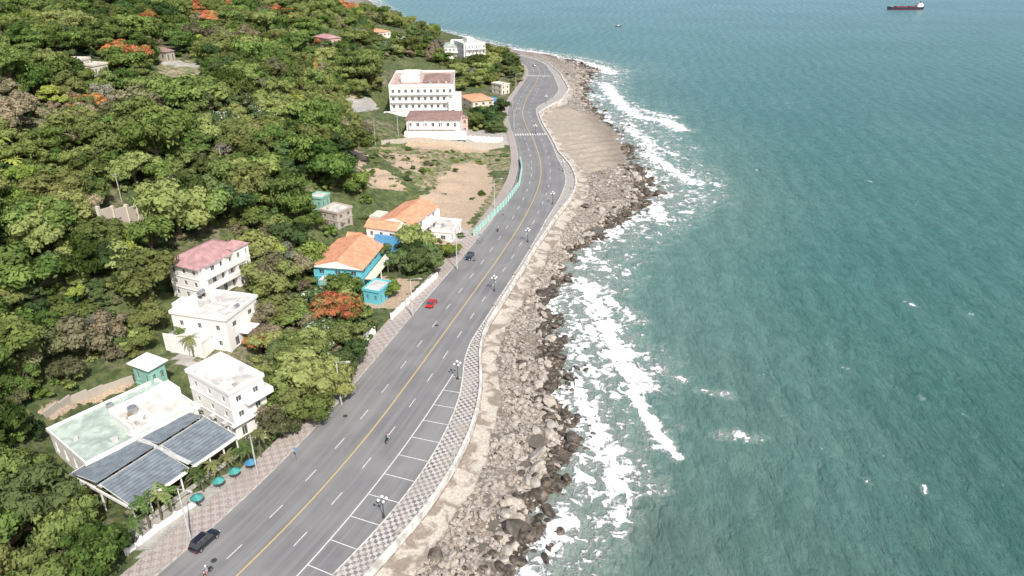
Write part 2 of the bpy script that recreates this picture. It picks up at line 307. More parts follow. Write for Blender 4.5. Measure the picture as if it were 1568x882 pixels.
for i in range(15,260,37):
    c=C[i]-Nl[i]*random.uniform(-8,5); 
    b.face([(c[0]+.45*math.cos(a),c[1]+.45*math.sin(a),.006) for a in np.linspace(0,2*math.pi,11)[:-1]],'darkmetal')
b.obj('manhole_covers',mk)
# ---------------------------------------------------------------- buildings
def frame3(L,F,R,z):
    l,f,r=G(*L,z),G(*F,z),G(*R,z); a=r-f; wd=np.linalg.norm(a); a/=wd; bb=np.array([-a[1],a[0]]); d=float(np.dot(l-f,bb)); return f,math.atan2(a[1],a[0]),wd,d
def solve(L,F,R,H,zb=None):
    z=0 if zb is None else zb
    for _ in range(8):
        f,yaw,wd,d=frame3(L,F,R,z+H); c=f+np.array([math.cos(yaw)*wd/2-math.sin(yaw)*d/2, math.sin(yaw)*wd/2+math.cos(yaw)*d/2])
        if zb is None: z=.5*z+.5*float(TZ(*c))
    if zb is None: z=max(z,0)
    PADS.append((c[0],c[1],max(wd,d)*.6,z)); return f,yaw,wd,d,z,c
def facade(b,P0,dx,nrm,W,H,nc,nf,wk,z0=0,wf=.5,hf=.5,door=False,glass='glass'):
    P0=Vector(P0);dx=Vector(dx);nr=Vector(nrm)
    xs=[0];cw=W/nc
    for i in range(nc): xs+=[i*cw+cw*(1-wf)/2,i*cw+cw*(1+wf)/2]
    xs.append(W); fh=H/nf; zs=[0]
    for j in range(nf): zs+=[j*fh+fh*(.28 if not(door and j==0) else .03),j*fh+fh*(.28+hf)]
    zs.append(H)
    pt=lambda x,z,dep=0:P0+dx*x+Vector((0,0,z+z0))-nr*dep
    for i in range(len(xs)-1):
        for j in range(len(zs)-1):
            x0,x1,za,zb_=xs[i],xs[i+1],zs[j],zs[j+1]
            if i%2==1 and j%2==1:
                q=[(x0,za),(x1,za),(x1,zb_),(x0,zb_)]
                for k in range(4): a=q[k];c=q[(k+1)%4]; b.face([pt(*a),pt(*c),pt(*c,.22),pt(*a,.22)],wk)
                b.face([pt(*a,.22) for a in q],glass)
                xm=(x0+x1)/2; b.face([pt(xm-.05,za,.18),pt(xm+.05,za,.18),pt(xm+.05,zb_,.18),pt(xm-.05,zb_,.18)],'frame')
                b.face([pt(x0-.1,za,-.1),pt(x1+.1,za,-.1),pt(x1+.1,za,.0),pt(x0-.1,za,.0)],wk)
            else: b.face([pt(x0,za),pt(x1,za),pt(x1,zb_),pt(x0,zb_)],wk)
def hiproof(b,x0,x1,y0,y1,z,h,k,gable=False):
    w_,d_=x1-x0,y1-y0; e=k if not gable else 'white'
    if w_>=d_:
        ins=0 if gable else d_/2*.95; r0=(x0+ins,(y0+y1)/2,z+h); r1=(x1-ins,(y0+y1)/2,z+h)
        A,B,Cc,Dd=(x0,y0,z),(x1,y0,z),(x1,y1,z),(x0,y1,z)
        b.face([A,B,r1,r0],k,[(0,0),(w_,0),(w_-ins,d_/2),(ins,d_/2)]); b.face([Cc,Dd,r0,r1],k,[(0,0),(w_,0),(w_-ins,d_/2),(ins,d_/2)])
        b.face([B,Cc,r1],e,[(0,0),(d_,0),(d_/2,d_/2)]); b.face([Dd,A,r0],e,[(0,0),(d_,0),(d_/2,d_/2)])
    else:
        ins=0 if gable else w_/2*.95; r0=((x0+x1)/2,y0+ins,z+h); r1=((x0+x1)/2,y1-ins,z+h)
        A,B,Cc,Dd=(x0,y0,z),(x1,y0,z),(x1,y1,z),(x0,y1,z)
        b.face([B,Cc,r1,r0],k,[(0,0),(d_,0),(d_-ins,w_/2),(ins,w_/2)]); b.face([Dd,A,r0,r1],k,[(0,0),(d_,0),(d_-ins,w_/2),(ins,w_/2)])
        b.face([A,B,r0],e,[(0,0),(w_,0),(w_/2,w_/2)]); b.face([Cc,Dd,r1],e,[(0,0),(w_,0),(w_/2,w_/2)])
    b.cyl(tuple(Vector(r0)+Vector((0,0,.02))),tuple(Vector(r1)+Vector((0,0,.02))),.13,.13,k,6)
    b.face([(x0,y0,z),(x0,y1,z),(x1,y1,z),(x1,y0,z)],'white')
def block(b,rb,x0,x1,y0,y1,z0,H,nf,ncF,ncS,wk='white',roof='flat',deck='deck',rk='otile',rh=2.,ov=.5,bal=None,wf=.38,hf=.42,par=.8,bands=True):
    W,Dp=x1-x0,y1-y0
    facade(b,(x0,y0,0),(1,0,0),(0,-1,0),W,H,ncF,nf,wk,z0,wf,hf,True); facade(b,(x0,y1,0),(0,-1,0),(-1,0,0),Dp,H,ncS,nf,wk,z0,wf*.8,hf)
    facade(b,(x1,y1,0),(-1,0,0),(0,1,0),W,H,ncF,nf,wk,z0,wf,hf); facade(b,(x1,y0,0),(0,1,0),(1,0,0),Dp,H,ncS,nf,wk,z0,wf*.8,hf)
    b.box(x0,x1,y0,y1,z0-6,z0-.002,wk)
    zt=z0+H
    if bands:
      for j in range(1,nf):
        zz=z0+j*H/nf; 
        rb.box(x0-.14,x1+.14,y0-.14,y0-.002,zz-.1,zz+.1,wk); rb.box(x0-.14,x0-.002,y0,y1,zz-.1,zz+.1,wk)
    if bal:
        for j in range(1,nf):
            zz=z0+j*H/nf+.12
            rb.box(x0+W*.05,x1-W*.05,y0-1.5,y0-.15,zz,zz+.15,wk); rb.box(x0+W*.05,x1-W*.05,y0-1.5,y0-1.42,zz+.152,zz+1.05,wk)
            for xx in np.linspace(x0+W*.05,x1-W*.05-.2,max(2,ncF//2+1)): rb.box(xx,xx+.2,y0-1.4,y0-.16,zz+.153,zz+H/nf-.2,wk)
    if roof=='flat':
        rb.box(x0-.25,x1+.25,y0-.25,y1+.25,zt,zt+.22,wk,deck)
        for q in [(x0-.25,x1+.25,y0-.25,y0),(x0-.25,x1+.25,y1,y1+.25),(x0-.25,x0,y0+.003,y1-.003),(x1,x1+.25,y0+.003,y1-.003)]: rb.box(*q,zt+.222,zt+.22+par,wk)
        r_=random.Random(int(W*100))
        for k in range(int(W*Dp/25)):
            xx=r_.uniform(x0+.5,x1-1.6); y2=r_.uniform(y0+.5,y1-1.6)
            rb.box(xx,xx+r_.uniform(.4,1.2),y2,y2+r_.uniform(.4,1.),zt+.223,zt+.25+r_.uniform(.3,.9),r_.choice(['frame','conc','metal']))
    else:
        rb.box(x0-.1,x1+.1,y0-.1,y1+.1,zt,zt+.12,wk); hiproof(rb,x0-ov,x1+ov,y0-ov,y1+ov,zt+.124,rh,rk,roof=='gable')
def bobj(name,loc,yaw,parts):
    e=empty(name,loc,yaw)
    for n_,b_ in parts: b_.obj(n_,e)
    return e
def tank(b,x,y,z):
    b.cyl((x-.9,y,z+1.3),(x+.9,y,z+1.3),.55,.55,'metal',12)
    for q in (-.6,.6): b.box(x+q-.05,x+q+.05,y-.4,y+.4,z,z+.8,'darkmetal')
# 1 tower house
f,yaw,wd,d,z,c=solve((293,567),(350,605),(402,577),9.5,0)
b,rb=MB(),MB(); block(b,rb,0,wd,0,d,0,9.5,3,2,3,hf=.38,wf=.3,par=.5)
rb.box(-.9,wd*.9,-1.0,-.27,3.4,3.6,'white'); rb.box(wd*.35,wd+.9,-1.3,-.27,6.4,6.6,'white'); rb.box(wd*.35,wd+.9,-1.3,-1.2,6.602,7.5,'white'); rb.box(wd+.82,wd+.9,-1.19,d*.4,6.602,7.5,'white'); rb.box(wd+.27,wd+.9,-.26,d*.4,6.4,6.6,'white')
rb.box(wd*.3,wd*.95,d*.55,d*.95,9.722,10.6,'white'); 
for q in (.15,.45,.8): rb.box(-.9,-.16,d*q,d*q+.9,2.5,3.1,'frame')
bobj('white_tower_house',(f[0],f[1],z),yaw,[('walls',b),('roof_and_trim',rb)])
# 2 restaurant rear building
f,yaw,wd,d,z,c=solve((72,662),(133,712),(303,626),4.6,0)
b,rb=MB(),MB(); block(b,rb,0,wd,0,d,0,4.6,1,8,4,deck='greendeck',par=.5)
rb.box(wd*.42,wd*.98,d*.1,d*.62,4.83,5.6,'white','deck'); rb.box(wd*.62,wd*.64,d*.1,d*.59,5.603,6.5,'white'); rb.box(wd*.42,wd*.98,d*.60,d*.62,5.603,7.0,'white'); rb.box(wd*.80,wd*.98,d*.30,d*.58,5.604,7.6,'white'); rb.box(wd*.42,wd*.44,d*.1,d*.59,5.603,6.4,'white')
rb.cyl((wd*.57,d*.45,5.61),(wd*.57,d*.45,6.9),.8,.8,'metal',12)
for k in range(16):
    xx=wd*random.uniform(.45,.9); y2=d*random.uniform(.14,.5); rb.box(xx,xx+random.uniform(.3,1.0),y2,y2+random.uniform(.3,.9),5.606,5.61+random.uniform(.2,.8),random.choice(['frame','conc','white','thatch','metal']))
bobj('restaurant_annex',(f[0],f[1],z),yaw,[('walls',b),('roof_and_trim',rb)])
f,yaw,wd,d,z,c=solve((208,556),(228,569),(251,556),7.5,0)
b,rb=MB(),MB(); block(b,rb,0,wd,0,d,0,7.5,2,2,2,'teal',par=.15,deck='deck'); rb.box(-.6,wd+.6,-.6,d+.6,7.9,8.1,'white'); bobj('green_stair_house',(f[0],f[1],z),yaw,[('walls',b),('roof_and_trim',rb)])
# restaurant canopy
f,yaw,wd,d=frame3((126,714),(203,778),(362,668),4.2); PADS.append((f[0]+wd/2*math.cos(yaw),f[1]+wd/2*math.sin(yaw),9,0))
b,rb=MB(),MB()
def zc(y): return 4.2+.10*min(y,d-y)*1.6
for (xa,xb) in [(0,.51),(.55,1)]:
    for (ya,yb) in [(0,.47),(.53,1)]:
        n=int((yb-ya)*d/.34)
        for k in range(n):
            y0=d*(ya+(yb-ya)*k/n); y1=d*(ya+(yb-ya)*(k+1)/n); h0=.12 if k%2 else 0; h1=0 if k%2 else .12
            b.face([(wd*xa,y0,zc(y0)+h0),(wd*xb,y0,zc(y0)+h0),(wd*xb,y1,zc(y1)+h1),(wd*xa,y1,zc(y1)+h1)],'bluetin')
        for k in (0,4):
            xx=wd*(xa+(xb-xa)*k/4); rb.face([(xx-.07,d*ya,zc(d*ya)+.17),(xx+.07,d*ya,zc(d*ya)+.17),(xx+.07,d*yb,zc(d*yb)+.17),(xx-.07,d*yb,zc(d*yb)+.17)],'frame')
rb.box(0,wd,d*.47,d*.53,4.75,4.95,'frame'); rb.box(wd*.51,wd*.55,0,d,4.97,5.08,'frame')
rb.box(-.2,wd+.2,-.25,-.02,3.8,4.3,'white'); rb.box(-.25,-.02,0,d,3.8,4.3,'white'); rb.box(wd+.02,wd+.25,0,d,3.8,4.3,'white')
for k in range(8):
    for yq in (.1,d*.5): rb.box(wd*k/7-.1,wd*k/7+.1,yq,yq+.2,0,4.1,'white')
rb.box(0,wd,d-.3,d-.1,0,4.3,'cream'); rb.box(0,wd,.0,.1,.1,1.0,'conc')
for k in range(16):
    xx=wd*(.04+.06*k); y2=random.choice([1.6,3.4]); rb.box(xx,xx+1,y2,y2+.9,.72,.78,'thatch'); rb.box(xx+.45,xx+.55,y2+.4,y2+.5,.05,.72,'darkmetal')
    for q in (-.45,1.1): rb.box(xx+q,xx+q+.4,y2+.2,y2+.65,.4,.46,'darkmetal'); rb.box(xx+q,xx+q+.05,y2+.2,y2+.65,.462,.9,'darkmetal')
bobj('restaurant_canopy',(f[0],f[1],.06),yaw,[('corrugated_roof',b),('frame_and_tables',rb)])
# 3 white house
f,yaw,wd,d,z,c=solve((270,474),(345,492),(392,456),7.2,None)
b,rb=MB(),MB(); block(b,rb,0,wd,0,d,0,7.2,2,2,3,par=.5,wf=.26,hf=.34,bands=False); rb.box(-.02-3.5,-.3,d*.3,d*1.0,-4,3.4,'white','deck'); rb.box(-3.5,-3.3,d*.3,d,3.402,4.3,'white'); rb.box(-3.5,-.3,d*.3-.2,d*.3-.003,3.402,4.3,'white')
rb.box(wd*.05,wd*.35,d*.7,d*.98,7.43,9.3,'white'); tank(rb,wd*.7,d*.85,7.42); rb.box(wd*.3,wd*.7,-2.2,-.27,2.7,2.9,'white')
bobj('white_house',(f[0],f[1],z),yaw,[('walls',b),('roof_and_trim',rb)])
# 4 villa
f,yaw,wd,d,z,c=solve((250,404),(302,412),(371,378),8.4,None)
b,rb=MB(),MB(); block(b,rb,0,wd,0,d,0,8.4,3,5,3,roof='hip',rk='rtile',rh=2.4,ov=.9,bal=True,wf=.4); block(b,rb,wd*.72,wd+.6,-1.2,d*.35,0,9.2,3,2,1,roof='hip',rk='rtile',rh=1.3,ov=.4)
bobj('red_roof_villa',(f[0],f[1],z),yaw,[('walls',b),('roof_and_trim',rb)])
# 6 orange front house
f,yaw,wd,d,z,c=solve((488,399),(553,413),(588,372),5.2,0)
b,rb=MB(),MB(); block(b,rb,0,wd,0,d,0,5.2,2,4,3,'cyan',roof='gable',rh=1.9,ov=.7); block(b,rb,wd+.1,wd+5,d*.1,d*.85,0,5.0,2,2,2,'cyan',roof='gable',rh=1.5,ov=.5)
rb.box(-3,-.3,0,d*.8,0,3,'teal','deck'); rb.box(0,wd*.9,-3.2,-.75,2.6,2.8,'cream'); 
for k in range(4): rb.box(wd*.9*k/3,wd*.9*k/3+.2,-3.2,-3,0,2.59,'white')
bobj('orange_roof_house',(f[0],f[1],z),yaw,[('walls',b),('roof_and_trim',rb)])
# 7 orange back houses
f,yaw,wd,d,z,c=solve((600,326),(630,346),(668,317),6,3)
b,rb=MB(),MB(); block(b,rb,0,wd,0,d,0,6,2,4,3,'white',roof='gable',rh=1.8,ov=.7,bal=True); block(b,rb,-5.4,-.9,d*.2,d*1.1,0,6.3,2,2,3,'white',roof='gable',rh=1.4,ov=.5); rb.box(-6.4,-6.0,d*.0,d*.8,-2,5,'blue')
rb.box(wd*.2,wd*.5,d*1.15,d*1.5,-2,6,'cream'); bobj('orange_roof_villa',(f[0],f[1],z),yaw,[('walls',b),('roof_and_trim',rb)])
f,yaw,wd,d,z,c=solve((650,345),(690,357),(706,338),3.2,0)
b,rb=MB(),MB(); block(b,rb,0,wd,0,d,0,3.2,1,3,2,'white',par=.25); bobj('flat_roof_shed',(f[0],f[1],z),yaw,[('walls',b),('roof_and_trim',rb)])
# 8 hotel
f,yaw,wd,d,z,c=solve((584,112),(596,134),(694,133),14,None)
b,rb=MB(),MB(); block(b,rb,0,wd,0,d,0,14,4,10,5,'white',deck='reddeck',bal=False,wf=.4,hf=.42,par=1.0)
rb.box(wd*.15,wd*.45,d*.3,d*.75,14.223,17.2,'white','deck'); rb.box(wd*.2,wd*.4,d*.35,d*.6,17.203,18.2,'white'); hiproof(rb,wd*.5,wd*.95,d*.25,d*.8,14.6,1.6,'browntile')
for k in range(11): rb.box(wd*k/10-.2,wd*k/10+.2,-.4,-.15,0,14,'white')
for j in range(1,4): rb.box(.3,wd-.3,-1.2,-.42,j*3.5+.12,j*3.5+.3,'white'); rb.box(.3,wd-.3,-1.2,-1.1,j*3.5+.303,j*3.5+1.1,'white')
rb.box(wd*.92,wd*1.12,-3,d*.4,-3,9,'white','deck'); rb.box(-3,wd*1.1,-6,-1.3,-3,3.4,'white','deck')
bobj('hotel',(f[0],f[1],z),yaw,[('walls',b),('roof_and_trim',rb)])
f,yaw,wd,d,z,c=solve((612,172),(622,186),(703,186),7,None)
b,rb=MB(),MB(); block(b,rb,0,wd,0,d,0,7,2,7,3,'white',roof='hip',rk='browntile',rh=1.2,bal=True,ov=.6); rb.box(-.5,wd+3,-4,-1.6,0,3.2,'white','deck'); bobj('guest_house',(f[0],f[1],z),yaw,[('walls',b),('roof_and_trim',rb)])
for (nm,L,F,R,H,nf,nc,wk,rf,rk) in [('orange_roof_cottage',(716,146),(724,156),(756,153),5,2,3,'cream','hip','otile'),('beach_hotel',(672,66),(680,72),(710,72),11,3,5,'white','hip','greendeck'),
   ('seaside_hotel',(704,62),(710,68),(743,66),14,4,6,'white','flat','otile'),('pink_villa',(494,54),(502,59),(521,57),7,2,3,'pink','hip','rtile'),('hilltop_villa',(573,46),(580,50),(598,48),7,2,3,'cream','hip','otile'),
   ('hilltop_bungalow',(590,58),(597,63),(625,62),5,1,4,'white','flat','otile'),('hillside_house',(114,90),(122,95),(138,91),5,2,2,'cream','flat','otile'),('hillside_pavilion',(134,96),(142,102),(164,98),3.5,1,3,'cream','flat','otile'),
   ('grey_lookout_hut',(248,74),(253,79),(266,77),3.5,1,2,'stone','hip','browntile'),('teal_annex',(482,300),(492,305),(504,298),3.5,1,2,'teal','flat','otile'),('terrace_house',(500,318),(516,328),(538,318),4.5,2,2,'stone','flat','otile'),
   ('roadside_house',(690,172),(697,182),(716,180),7,2,2,'pink','hip','browntile'),('small_office',(764,126),(768,131),(780,129),5,2,2,'cream','flat','otile'),('garden_house',(562,440),(580,449),(598,434),3.2,1,3,'cyan','flat','otile'),('blue_tent_house',(740,149),(746,156),(760,152),3.5,1,2,'blue','flat','otile')]:
    f,yaw,wd,d,z,c=solve(L,F,R,H,None); b,rb=MB(),MB(); d=max(d,4); block(b,rb,0,wd,0,d,0,H,nf,nc,max(2,nc//2),wk,roof=rf,rk=rk,rh=1.6,par=.4,bal=(nf>2),wf=.35)
    if nf>=3: rb.box(wd*.3,wd*.6,d*.3,d*.7,H+.224 if rf=='flat' else H+.5,H+3,'white')
    bobj(nm,(f[0],f[1],z),yaw,[('walls',b),('roof_and_trim',rb)])
# ---------------------------------------------------------------- terrain mesh
SOIL=[[(640,310),(680,265),(700,250),(745,252),(757,285),(730,330),(712,352),(690,345),(665,320)],[(560,255),(600,262),(622,292),(570,288)],[(532,225),(560,235),(556,262),(535,250)],[(620,205),(760,225),(740,235),(625,226)],[(640,330),(700,325),(740,360),(715,385),(660,380)],[(555,420),(640,430),(625,470),(560,470)],[(520,125),(550,130),(545,150),(520,145)],[(60,625),(140,600),(215,578),(215,590),(120,625),(62,645)],[(600,235),(650,238),(640,262),(605,256)]]
LAWN=[[(235,96),(262,88),(308,98),(300,118),(250,118)],[(560,225),(785,232),(790,262),(690,262),(650,295),(600,250)],[(735,300),(770,275),(775,300),(735,345)]]
YARD=[[(180,820),(400,700),(430,690),(400,730),(230,860)],[(700,190),(780,200),(780,222),(690,215)],[(515,152),(570,150),(580,168),(530,172)],[(260,520),(300,530),(300,560),(275,560)],[(690,345),(735,355),(700,380)],[(250,92),(310,98),(305,104),(250,99)]]
def build_grid(name,rows,colf,zf,mat,attrs):
    ny=len(rows); X=np.array([colf(y) for y in rows]); nx=X.shape[1]; Y=np.repeat(np.array(rows)[:,None],nx,1); Z=zf(X,Y)
    co_=np.stack([X,Y,Z],-1).reshape(-1,3); idx=np.arange(ny*nx).reshape(ny,nx)
    q=np.stack([idx[:-1,:-1],idx[:-1,1:],idx[1:,1:],idx[1:,:-1]],-1).reshape(-1,4)
    me=D.meshes.new(name); me.vertices.add(len(co_)); me.vertices.foreach_set('co',co_.ravel()); me.loops.add(q.size); me.loops.foreach_set('vertex_index',q.ravel())
    me.polygons.add(len(q)); me.polygons.foreach_set('loop_start',np.arange(0,q.size,4)); me.polygons.foreach_set('loop_total',np.full(len(q),4)); me.polygons.foreach_set('use_smooth',np.ones(len(q),bool))
    me.materials.append(mat); me.update(calc_edges=True)
    for an,fn in attrs.items():
        val=fn(X,Y,Z)
        if val.ndim==3:
            a=me.attributes.new(an,'FLOAT_COLOR','POINT'); a.data.foreach_set('color',np.concatenate([val,np.ones(val.shape[:2]+(1,))],-1).ravel().astype(np.float32))
        else:
            a=me.attributes.new(an,'FLOAT','POINT'); a.data.foreach_set('value',val.ravel().astype(np.float32))
    o=D.objects.new(name,me); link(o); return o
rows=list(np.arange(-60,40,10))+list(np.arange(40,330,1.5))+list(np.arange(330,620,4.))+list(np.arange(620,1200,12.))+[1260,1400,1700,2200,3000,5000,9000,25000]
ul=np.r_[-np.geomspace(300,6000,10)[::-1],-np.arange(150,300,6)[::-1],-np.arange(0,150,2.0)[::-1]]
def tcols(y):
    o,r,wt=float(xO(y)),float(xR(y)),float(xW(y))
    return np.r_[o+ul,np.linspace(o,r,5)[1:-1],r,r+.1,r+.1+(wt-r)*np.linspace(0,1,30)[1:],wt+np.r_[1,2,3,4,5.5,7,9,11,13,16,20,24,40,80],wt+np.geomspace(160,20000,8)]
def pm(polys):
    def fn(X,Y,Z):
        px,py=proj(X,Y,Z); r=np.zeros(X.shape); ok=(Y>40)
        for p_ in polys: r=np.maximum(r,(inpoly(px,py,p_)&ok).astype(float))
        return r
    return fn
def beach(X,Y,Z):
    r,wt=xR(Y),xW(Y); v=X-r; return np.where(v>.05,np.clip(.1+.9*v/np.maximum(wt-r,1),0,1.2),0)
sandp=[(830,172),(870,165),(905,175),(950,205),(962,250),(900,265),(872,240),(845,212)]
build_grid('terrain',rows,tcols,TZ,M['terrain'],{'soil':pm(SOIL),'lawn':pm(LAWN),'yard':pm(YARD),'sand':pm([sandp]),'beach':beach})
# ---------------------------------------------------------------- sea
strokes=[([(893,432),(912,465),(930,510),(950,555),(985,590)],5.5,.85),([(895,500),(945,525),(990,560)],8,.66),([(968,600),(985,630),(1003,655),(1022,682)],1.9,1.1),([(1028,685),(1036,700)],1.0,1.1),([(875,520),(900,560),(930,600)],6,.6),
 ([(875,585),(900,630),(930,690),(948,760),(950,782)],3.6,.85),([(890,620),(915,690),(890,740),(860,790)],5.5,.6),([(950,700),(985,745)],5,.62),([(800,890),(825,840),(865,800)],4.5,.78),([(838,880),(890,815)],5.5,.58),([(880,770),(930,800)],5,.58),
 ([(925,128),(950,160),(975,178),(1020,185),(1042,198)],7,.85),([(955,190),(990,215),(1000,240)],8,.72),([(965,165),(1030,180)],6,.68),([(990,235),(1030,262),(1060,280)],6,.76),([(1055,275),(1100,283)],3,.78),([(1000,310),(1012,335)],4,.9),([(985,330),(950,345),(925,365)],6,.72),([(1045,325),(1058,325)],2.2,.85),
 ([(1010,228),(1035,238)],3,.75),([(1060,304),(1100,310)],1.8,.65),([(930,350),(905,385),(900,410)],5,.64),([(925,455),(965,490)],5,.66),([(900,395),(945,415)],6,.66),([(870,450),(880,540),(866,590)],6,.6),
 ([(880,92),(925,104),(935,112)],8,.85),([(790,77),(835,83),(865,92)],10,.8),([(740,66),(790,76)],9,.65),([(595,24),(640,42)],9,.85),([(1020,300),(990,290)],5,.65),([(895,140),(920,150)],7,.68),
 ([(1388,461),(1404,469)],.5,.9),([(1290,562),(1297,565)],.5,.8),([(1078,597),(1088,603)],.9,.78),([(1128,660),(1142,676)],.8,.88),([(1100,665),(1165,672)],1.8,.5),([(1410,607),(1416,612)],.5,.75),([(1412,744),(1416,756)],.5,.8),([(1325,732),(1334,740)],.45,.85),([(1070,598),(1120,606)],1.8,.48),
 ([(1015,575),(1045,580)],2,.5),([(1022,640),(1045,655)],1.2,.5)]
SG=[(np.array([G(*q,ZS) for q in s[0]]),s[1],s[2]) for s in strokes]
def foam(X,Y,Z):
    F=np.zeros(X.shape)
    for pts,wd_,st in SG:
        for a,c in zip(pts[:-1],pts[1:]):
            m=(X>min(a[0],c[0])-30)&(X<max(a[0],c[0])+30)&(Y>min(a[1],c[1])-30)&(Y<max(a[1],c[1])+30)
            if not m.any(): continue
            x,y=X[m],Y[m]; d_=c-a; t=np.clip(((x-a[0])*d_[0]+(y-a[1])*d_[1])/(d_@d_),0,1); dd=np.hypot(x-a[0]-t*d_[0],y-a[1]-t*d_[1])
            F[m]=np.maximum(F[m],st*np.exp(-(dd/wd_)**2))
    dd=X-xW(Y); md=.65+.35*np.sin(Y*.09)*np.sin(Y*.037+1); wid=np.interp(Y,[60,120,160,220,300,420,600],[20,24,27,36,42,38,30])
    F=np.maximum(F,.8*md*np.exp(-((dd-1.5)/4.5)**2)); F=np.maximum(F,.475*(1-sstep(wid*.5,wid,dd))*(.78+.22*md)); return F
def wcol_haze(X,Y,Z):  # water colour; far rows lighter and bluer, distance haze painted in
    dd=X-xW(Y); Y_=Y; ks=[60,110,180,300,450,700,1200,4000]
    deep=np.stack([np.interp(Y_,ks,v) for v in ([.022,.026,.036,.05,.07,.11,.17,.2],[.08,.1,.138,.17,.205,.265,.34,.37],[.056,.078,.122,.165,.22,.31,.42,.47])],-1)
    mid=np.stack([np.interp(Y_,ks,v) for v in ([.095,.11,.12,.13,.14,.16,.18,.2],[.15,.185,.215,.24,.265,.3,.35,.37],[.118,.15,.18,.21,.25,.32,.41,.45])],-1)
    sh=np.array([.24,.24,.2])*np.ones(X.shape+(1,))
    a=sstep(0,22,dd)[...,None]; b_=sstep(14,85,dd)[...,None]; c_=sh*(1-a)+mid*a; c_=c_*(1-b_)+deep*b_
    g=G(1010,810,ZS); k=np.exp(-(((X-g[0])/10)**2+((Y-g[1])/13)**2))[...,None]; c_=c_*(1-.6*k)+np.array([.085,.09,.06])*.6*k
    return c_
N=NT('sea_water'); p=N.pos(); fa=N.attr('foam').outputs['Fac']; wc=N.attr('wcol_haze').outputs['Color']
rot=(0,0,math.radians(8)); pw=N.mapping(p,(1,.36,1),rot)
n1=N.noise(p,.36,7,1.0,.68); n2=N.noise(pw,.5,5,.5,.6); n3=N.noise(pw,.07,4,.6,.55); n4=N.noise(pw,1.6,3,.3,.55); nb=N.noise(p,.012,2)
wvn=N.n('ShaderNodeTexWave'); wvn.bands_direction='X'; N.l(N.mapping(p,(1,1,1),rot),wvn.inputs['Vector']); wvn.inputs['Scale'].default_value=.035; wvn.inputs['Distortion'].default_value=9; wvn.inputs['Detail'].default_value=3; wvn.inputs['Detail Scale'].default_value=.7
fm=N.math('ADD',N.math('MULTIPLY',N.math('SUBTRACT',n1,.5),2.3),N.math('MULTIPLY',N.math('SUBTRACT',n2,.5),.9))
val=N.math('SUBTRACT',N.math('ADD',fa,N.math('MULTIPLY',fm,N.ramp(fa,.02,.3))),.5); mask=N.ramp(val,-.04,.2)
soft=N.math('MULTIPLY',N.ramp(val,-.45,.12),.42)
capn=N.noise(N.mapping(p,(1,.55,1),rot),.3,5,.3,.7); cap=N.math('MULTIPLY',N.ramp(capn,.70,.735),.55)
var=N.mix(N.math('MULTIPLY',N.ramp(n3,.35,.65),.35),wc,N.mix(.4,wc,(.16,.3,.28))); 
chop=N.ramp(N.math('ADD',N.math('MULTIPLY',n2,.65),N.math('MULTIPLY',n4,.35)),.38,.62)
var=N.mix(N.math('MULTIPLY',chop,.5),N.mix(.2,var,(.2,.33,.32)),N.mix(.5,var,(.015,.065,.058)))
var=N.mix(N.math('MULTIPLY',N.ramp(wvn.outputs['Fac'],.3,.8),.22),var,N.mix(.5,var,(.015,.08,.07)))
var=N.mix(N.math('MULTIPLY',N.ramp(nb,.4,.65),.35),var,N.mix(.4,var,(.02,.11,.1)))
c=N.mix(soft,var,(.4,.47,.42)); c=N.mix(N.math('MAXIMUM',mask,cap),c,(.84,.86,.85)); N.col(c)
N.rough(N.math('ADD',.24,N.math('MULTIPLY',mask,.5))); N.b.inputs['IOR'].default_value=1.33
h=N.math('ADD',N.math('ADD',N.math('MULTIPLY',n2,.75),N.math('MULTIPLY',n4,.22)),N.math('ADD',N.math('MULTIPLY',wvn.outputs['Fac'],.25),N.math('MULTIPLY',mask,.35)))
N.bump(h,.9,1.4); M['sea']=N.m
srows=[]; y=20.0
while y<1300: srows.append(y); y+=max(.8,y*.0045)
srows=list(np.arange(-300,20,40))+srows+[1400,1600,2000,2600,3500,5000,8000,14000,28000]
so_=np.r_[-60,-40,-30,-20,-14,-10,-7,-4.5,-2.5,np.arange(-1,60,.8),np.geomspace(61,420,150),np.geomspace(440,25000,25)]
_w0=gs(_w,25); xW0=lambda y:np.where(y>1299,_w[-1]-(y-1299)*1.2,np.interp(y,yy,_w0))
def zsea(X,Y):
    dd=X-xW(Y); return ZS+.15*np.sin(.55*X+.1*Y+1.5*np.sin(Y*.05))*np.clip(dd/20,0,1)*np.clip(1-Y/500,0,1)
build_grid('sea',srows,lambda y:float(xW0(y))+so_,zsea,M['sea'],{'foam':foam,'wcol_haze':wcol_haze})
